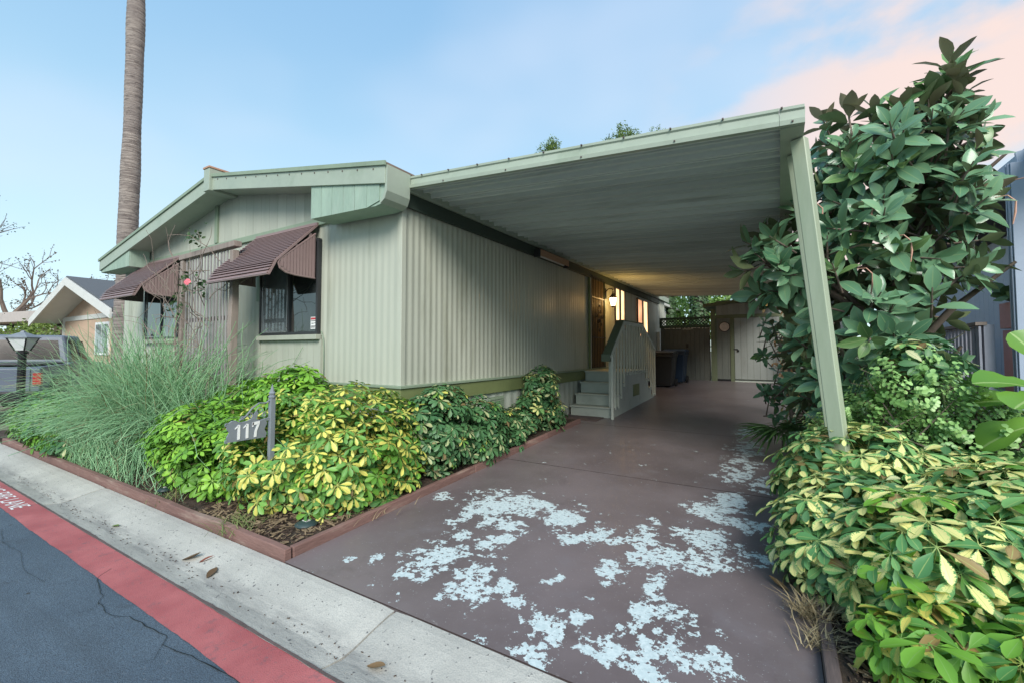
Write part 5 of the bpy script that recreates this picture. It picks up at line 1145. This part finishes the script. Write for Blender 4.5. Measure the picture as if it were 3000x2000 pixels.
# palm
pt_ = thing('palm_tree', 'tall straight palm trunk rising behind the house roof', 'palm', (-15.5, 4.85, 0)); mb = MB(); r = random.Random(5); prof = []; n = 26
for ring in range(220):
    z = ring*.075; b = .230 + .010*math.sin(z*1.3+.5) + .006*math.sin(z*3.1) - .0035*z + (.006 if ring % 2 else 0); cx_ = -15.42 - .05*math.sin(z*.45+1.0) + .004*z; prof.append((cx_, b*1.02, z))
vs = []; fs = []
for cx_, b, z in prof:
    for j in range(n): a = 2*math.pi*j/n; q = b*(1+.015*mnoise.noise((math.cos(a)*2, math.sin(a)*2, z*3))); vs.append((cx_+q*math.cos(a), 4.85+q*math.sin(a), z))
for i in range(len(prof)-1): fs += [(i*n+j, i*n+(j+1) % n, (i+1)*n+(j+1) % n, (i+1)*n+j) for j in range(n)]
mb.add(vs, fs); mb.build('trunk', PALMB, pt_, smooth=True); cxp = prof[-1][0]
for k in range(26):
    a = k*2.4; e = R(65-3.9*k); lb = LB(); pts = [Vector((cxp, 4.85, 16.4))]; d = Vector((math.cos(a)*math.cos(e), math.sin(a)*math.cos(e), math.sin(e)))
    for i in range(8): pts.append(pts[-1]+d*.32); d = (d+Vector((0, 0, -.10))).normalized()
    for i in range(2, 9):
        dd_ = (pts[i]-pts[i-1]).normalized(); sx = dd_.cross(Vector((0, 0, 1))).normalized()
        for s in (-1, 1):
            for q in (0, .16):
                v1 = (dd_*.6+sx*s*.8+Vector((0, 0, -.3))).normalized(); up = v1.cross(dd_).normalized()*s; lb.add(*leaf_arr(1, .035, P_FIC_LO, .3, .4, 0, r.random()), M=Matrix.Translation(pts[i]-dd_*q) @ Matrix((v1, up.cross(v1), up)).transposed().to_4x4() @ Matrix.Scale(.7, 4))
    inst('frond', lb.mesh('frond', FANP), pt_, (0, 0, 0))

# ================================================================== REAR BACKGROUND
def pepper(label, base, lobes, n, seed):
    t = thing('pepper_tree', label, 'tree', base, 'weeping trees behind the carport'); r = random.Random(seed); lb = LB(); la = leaf_arr(1., .16, P_FIC_LO, .2, .3); mb = MB()
    for i in range(n):
        x, y, z, a, b, c = r.choice(lobes); d = Vector((r.gauss(0, 1), r.gauss(0, 1), r.gauss(0, 1))).normalized()*(r.random()**.45); p = Vector((x+d.x*a, y+d.y*b, z+d.z*c)); rw = r.random(); m = r.randint(5, 11)
        for k in range(m):
            for s in (-1, 1): lb.add(*la, M=axis_matrix(p+Vector((s*.05, 0, -.11*k)), (s*.6, r.gauss(0, .5), -.7), r.gauss(0, .8)+1.57, r.uniform(.12, .22)), rand=rw)
    for x, y, z, a, b, c in lobes: mb.tube([(base[0], base[1], z*.35), (base[0]*.6+x*.4, base[1]*.6+y*.4, z*.7), (x, y, z)], [.12, .08, .03], 5, False)
    mb.tube([base, (base[0]+.2, base[1], base[2]+3), (base[0]+.1, base[1], base[2]+7)], [.35, .28, .15], 8, False); mb.build('trunk', BARK, t); lb.build('crown', PEPPER, t)
pepper('weeping tree top rising over the left half of carport roof', (-12.6, 26, .6), [(-13.1, 26, 14.4, .8, .9, 1.1), (-12.6, 26, 15.0, .5, .7, .7), (-14.0, 26, 13.6, .6, .7, .8), (-12.0, 26, 13.2, .9, .8, .9)], 420, 1)
pepper('weeping tree top rising over the middle of carport roof', (-8.0, 26.5, .6), [(-7.9, 26, 14.5, .65, .8, .9), (-8.6, 26, 13.9, .6, .8, .9), (-7.3, 26, 14.2, .55, .7, .8)], 340, 2)
pepper('weeping tree top barely showing right of the middle one', (-6.0, 26.8, .6), [(-5.9, 26, 13.8, .75, .8, .8), (-5.3, 26, 13.6, .5, .6, .6)], 240, 3)
bt = thing('leafy_tree', 'bright green leafy tree seen through the gap above the gate', 'tree', (-3.2, 22.5, .6)); lb = LB(); r = random.Random(12)
leafcloud(lb, r, [(-4.6, 22.6, 3.2, 1.3, .8, 1.8), (-3.0, 22.6, 3.2, 1.3, .8, 1.9), (-1.4, 22.6, 3.2, 1.3, .8, 1.8), (-3.2, 23, 5.2, 2.5, 1, 1.6)], 5200, leaf_arr(1., .22, P_FIC_LO, .2, .4), .14, .30); lb.build('crown', BACKLEAF, bt)
mb = MB(); mb.tube([(-3.2, 22.8, .5), (-3.1, 22.8, 3), (-3.2, 22.9, 5)], [.25, .2, .1], 8); mb.build('trunk', BARK, bt)
for lab, x, rr_ in (('thick ivy-covered trunk in the gap above the gate', -2.95, .30), ('thinner ivy-covered trunk left of the thick one', -4.15, .17)):
    t = thing('ivy_trunk', lab, 'tree', (x, 20.5, .6), 'ivy covered trunks behind the gate'); mb = MB(); mb.tube([(x, 20.5, .5), (x+.05, 20.5, 3), (x, 20.5, 6.5)], [rr_, rr_*.9, rr_*.7], 9); mb.build('trunk', BARK, t); lb = LB(); r = random.Random(int(-x*10))
    for i in range(3000): a = r.random()*6.3; z = r.uniform(.6, 6.4); lb.add(*LA, M=axis_matrix((x+math.cos(a)*(rr_+.05), 20.5+math.sin(a)*(rr_+.05), z), (math.cos(a), math.sin(a), .6), r.random()*6, r.uniform(.10, .17)), rand=r.random())
    lb.build('ivy', IVYM, t)
rh = thing('rear_house', 'cream house end with pale window seen past the gate', 'house', (-5.6, 18.5, .6)); MB().box(-9, -4.3, 18.2, 24, .5, 3.35).build('wall', OFFW, rh); MB().prism([(-9.3, 3.36), (-4.1, 3.36), (-4.1, 3.46), (-6.5, 4.1), (-9.3, 3.46)], 17.9, 24.3).build('roof', OFFW, rh); w_ = boxo('window', FRAMEB, rh, -4.29, -4.26, 18.5, 19.5, 1.8, 2.95); boxo('pane', GLASSL, w_, -4.262, -4.25, 18.55, 19.45, 1.85, 2.9)

# ================================================================== RIGHT NEIGHBOUR
nh = thing('neighbour_house', 'pale blue-grey sided house behind the rubber tree at right', 'house', (4.5, 9, .3)); boxo('wall_core', BLUEW, nh, 3.03, 7, 6.2, 20, .2, 3.2)
y = 6.2
for k in range(46): boxo('siding_board', BLUEW, nh, 3.0, 3.028, y+.003, y+.197, .9, 3.2); y += .2
MB().prism([(2.35, 3.40), (7.5, 4.4), (7.5, 4.55), (2.3, 3.52)], 5.6, 20.5).build('roof', GREYROOF, nh); boxo('eave_fascia', BLUEP, nh, 2.22, 2.36, 5.5, 20.5, 3.36, 3.56, .004)
mb = MB(); mb.box(2.06, 2.17, 6.45, 6.56, .15, 3.38); mb.box(2.045, 2.06, 6.47, 6.50, .15, 3.38); mb.box(2.045, 2.06, 6.52, 6.55, .15, 3.38); mb.build('porch_post', BLUEP, nh, .004)
MB().bar((2.12, 6.5, 3.42), (3.2, 6.3, 3.55), .06, .14).build('porch_beam', BLUEP, nh)
pf = thing('picket_fence', 'weathered grey picket fence with lattice below beside blue-grey house', 'fence', (2.2, 8, .4))
a = Vector((1.75, 7.6, 0)); b = Vector((2.9, 8.2, 0))
a = Vector((1.86, 6.75, 0)); b = Vector((2.0, 10.6, 0)); n = 26
for k in range(n):
    p = a.lerp(b, k/(n-1)); MB().bar((p.x, p.y, 1.15), (p.x, p.y, 1.72), .02, .085, (0, 1, 0)).build('picket', PICKET, pf)
MB().bar((a.x+.01, a.y-.05, 1.75), (b.x, b.y, 1.75), .09, .035).build('top_rail', WEATHER, pf); MB().bar((a.x+.02, a.y-.05, 1.12), (b.x, b.y, 1.12), .06, .05).build('lower_rail', PICKET, pf); MB().bar((a.x+.02, a.y-.05, .72), (b.x, b.y, .72), .06, .06).build('base_rail', WEATHER, pf)
for s in (1, -1):
    for k in range(34):
        p = a.lerp(b, k/33*.97); q = a.lerp(b, min(1, k/33*.97+.09)); z0, z1 = (.75, 1.10) if s > 0 else (1.10, .75); MB().bar((p.x+.02*s*.3, p.y, z0), (q.x+.02*s*.3, q.y, z1), .008, .03, (1, 0, 0)).build('lattice_strip', PICKET, pf)
for t_ in (0, .33, .66, 1): p = a.lerp(b, t_); boxo('post', PICKET, pf, p.x+.03, p.x+.11, p.y-.04, p.y+.04, .2, 1.74)
pk = thing('pink_planter', 'dusty pink block planter with leaves behind the picket fence', 'planter', (2.5, 7.4, .8)); boxo('upper_block', PINK, pk, 2.28, 2.85, 7.3, 7.6, 1.72, 2.02, .006); boxo('lower_block', PINK, pk, 2.3, 2.8, 7.3, 7.6, .8, 1.70, .006)
mb = MB()
for i in range(3):
    for j in range(2): mb.box(2.36+.08*i, 2.41+.08*i, 7.292, 7.299, 1.80+.08*j, 1.85+.08*j)
kind(mb.build('cut_outs', BLACK, pk), 'stuff'); lb = LB(); r = random.Random(1); leafcloud(lb, r, [(2.5, 7.45, 2.12, .28, .15, .14)], 40, LA, .12, .2); lb.build('leaves', IVYM, pk)

# house across the street (seen in the window reflections)
def across():
    h = gable_house('tan house across the street reflected in the front window', -10.5, -2.2, -10, -20, 2.7, 4.0, TAN, OFFW, GREYROOF, [(-5.2, -3.6, .9, 2.1), (-8.8, -7.2, .9, 2.1)], .5, -.1)
across()

# ================================================================== SMALL THINGS ON THE GROUND
r = random.Random(77); chip = MB()
def scatter(n, x0, x1, y0, y1, ok, h, smin, smax, name, m, label, cat, parent=None):
    mb = MB(); c = 0
    while c < n:
        x, y = r.uniform(x0, x1), r.uniform(y0, y1)
        if not ok(x, y): continue
        s = r.uniform(smin, smax); a = r.uniform(0, 6.3); d = Vector((math.cos(a), math.sin(a), r.gauss(0, .25))).normalized(); z = gz(y)+h+.012*r.random()+.012; p = Vector((x, y, z)); mb.bar(p-d*s, p+d*s, s*r.uniform(.25, .6), s*.18, (r.gauss(0, .3), r.gauss(0, .3), 1)); c += 1
    o = mb.build(name, m); o['label'] = label; o['category'] = cat; return kind(o, 'stuff')
inb = lambda x, y: (x < -3.04)
scatter(2600, -8.5, -3.04, 1.93, 2.7, inb, .04, .008, .028, 'bark_mulch', MULCHM, 'dark bark mulch covering the front bed', 'mulch'); scatter(700, -3.45, -3.04, 3.0, 7.1, inb, .04, .008, .025, 'bark_mulch', MULCHM, 'dark bark mulch along the house side bed', 'mulch')
scatter(700, -4.4, -3.05, 1.93, 2.5, inb, .045, .008, .032, 'dry_litter', DRYM, 'straw coloured leaf litter at the front bed corner', 'leaf litter'); scatter(800, .21, 1.2, 2.0, 3.6, lambda x, y: True, .03, .008, .032, 'dry_litter', DRYM, 'straw coloured leaf litter under the right shrubs', 'leaf litter'); scatter(1200, .21, 1.6, 2.0, 4.5, lambda x, y: True, .025, .008, .03, 'bark_mulch', MULCHM, 'dark bark mulch under the right shrubs', 'mulch')
def tuft(label, cx_, cy_, n, h, sp, m, seed, z0=None, name='grass_tuft', flop=.6):
    r = random.Random(seed); lb = LB()
    for i in range(n):
        a = r.random()*6.3; p = Vector((cx_+r.gauss(0, sp), cy_+r.gauss(0, sp), gz(cy_)+.02 if z0 is None else z0)); d = Vector((math.cos(a)*flop, math.sin(a)*flop, 1)).normalized(); x = Vector((-math.sin(a), math.cos(a), 0)); up = x.cross(d)
        lb.add(*leaf_arr(1., .022, [(0, 1), (.5, .8), (1, .1)], .2, .8, 0, r.random()), M=Matrix.Translation(p) @ Matrix((d, x, -up)).transposed().to_4x4() @ Matrix.Scale(h*r.uniform(.5, 1.2), 4), rand=r.random())
    o = inst(name, lb.mesh(name, m), None, (0, 0, 0)); tag(o, label, 'grass', 'grass tufts'); return kind(o, 'stuff')
GRASSM = leafmat('grass_blade', (.10, .17, .05), (.30, .34, .13), rough=.6); DRYG = leafmat('dry_grass', (.25, .19, .10), (.48, .40, .24), rough=.7, transl=.1)
tuft('pale green grass tuft growing over the front edging', -3.75, 1.98, 170, .16, .09, GRASSM, 1); tuft('sparse grass tuft at the foot of the wispy plant', -5.0, 2.0, 90, .14, .08, GRASSM, 2); tuft('dry straw grass tuft leaning over the dark edging', .13, 2.85, 200, .15, .05, DRYG, 3); tuft('second dry grass tuft nearer along the dark edging', .14, 2.62, 130, .11, .04, DRYG, 4); tuft('dry grass along the driveway side of the front bed', -3.12, 2.7, 90, .12, .14, DRYG, 5)
def fallen(label, x, y, z, s, rot, m, curl=.5):
    lb = LB(); lb.add(*leaf_arr(1., .24, P_FIC, .45, -curl, 0, r.random())); o = bpy.data.objects.new('fallen_leaf', lb.mesh('fallen_leaf', m)); col.objects.link(o); o.matrix_basis = Matrix.Translation((x, y, z+.006)) @ Matrix.Rotation(rot, 4, 'Z') @ Matrix.Scale(s, 4); return tag(o, label, 'leaf', 'fallen leaves')
fallen('curled pale brown fallen leaf in the gutter, leftmost of three', -3.72, 1.545, -.05, .13, .5, DRYLEAF, .8); fallen('reddish brown fallen leaf in the gutter, middle of three', -3.55, 1.58, -.042, .10, 1.3, mat('red_leaf', (.20, .07, .045), .6), .3); fallen('flat tan fallen leaf in the gutter, rightmost of three', -3.28, 1.51, -.05, .11, 2.2, DRYLEAF, .3)
fallen('small yellow-green fallen leaf farther up the gutter', -4.95, 1.52, -.05, .08, .3, HEDGEY, .3); fallen('dry brown leaf on the driveway by the dark edging', .02, 3.1, gz(3.1), .10, 2.8, DRYLEAF, .9); fallen('single dry leaf lying on the gutter joint', -1.72, 1.50, -.05, .10, .2, DRYLEAF, .5)
mb = MB(); rr = random.Random(3)
for i in range(240):
    x = rr.uniform(-8, -.5); y = 1.49+rr.gauss(0, .045); s = rr.uniform(.004, .014); a = rr.random()*3; mb.bar((x, y, -.044), (x+math.cos(a)*s, y+math.sin(a)*s, -.044), .004, .003)
o = mb.build('gutter_debris', MULCHM); o['label'] = 'dark specks of debris lying along the gutter'; o['category'] = 'debris'; kind(o, 'stuff')
def pathlight(label, x, y, s):
    t = thing('path_light', label, 'path light', (x, y, gz(y)), 'low solar path lights'); z = gz(y)+.055; mb = MB(); mb.lathe([(.001, .035), (.05*s, .03), (.085*s, .012), (.088*s, 0), (.001, -.004)], (x, y, z), 20); mb.build('cap', DISCD, t, smooth=True); boxo('solar_cell', OFFW, t, x-.025*s, x+.025*s, y-.02*s, y+.02*s, z+.031, z+.037); mb = MB(); mb.lathe([(.03*s, -.07), (.03*s, 0)], (x, y, z), 10); mb.build('stem', BLACK, t)
pathlight('dark round path light in the bare corner of the front bed', -3.27, 2.22, 1.); pathlight('small path light beside the front edging near the grass tuft', -5.3, 2.03, .7)
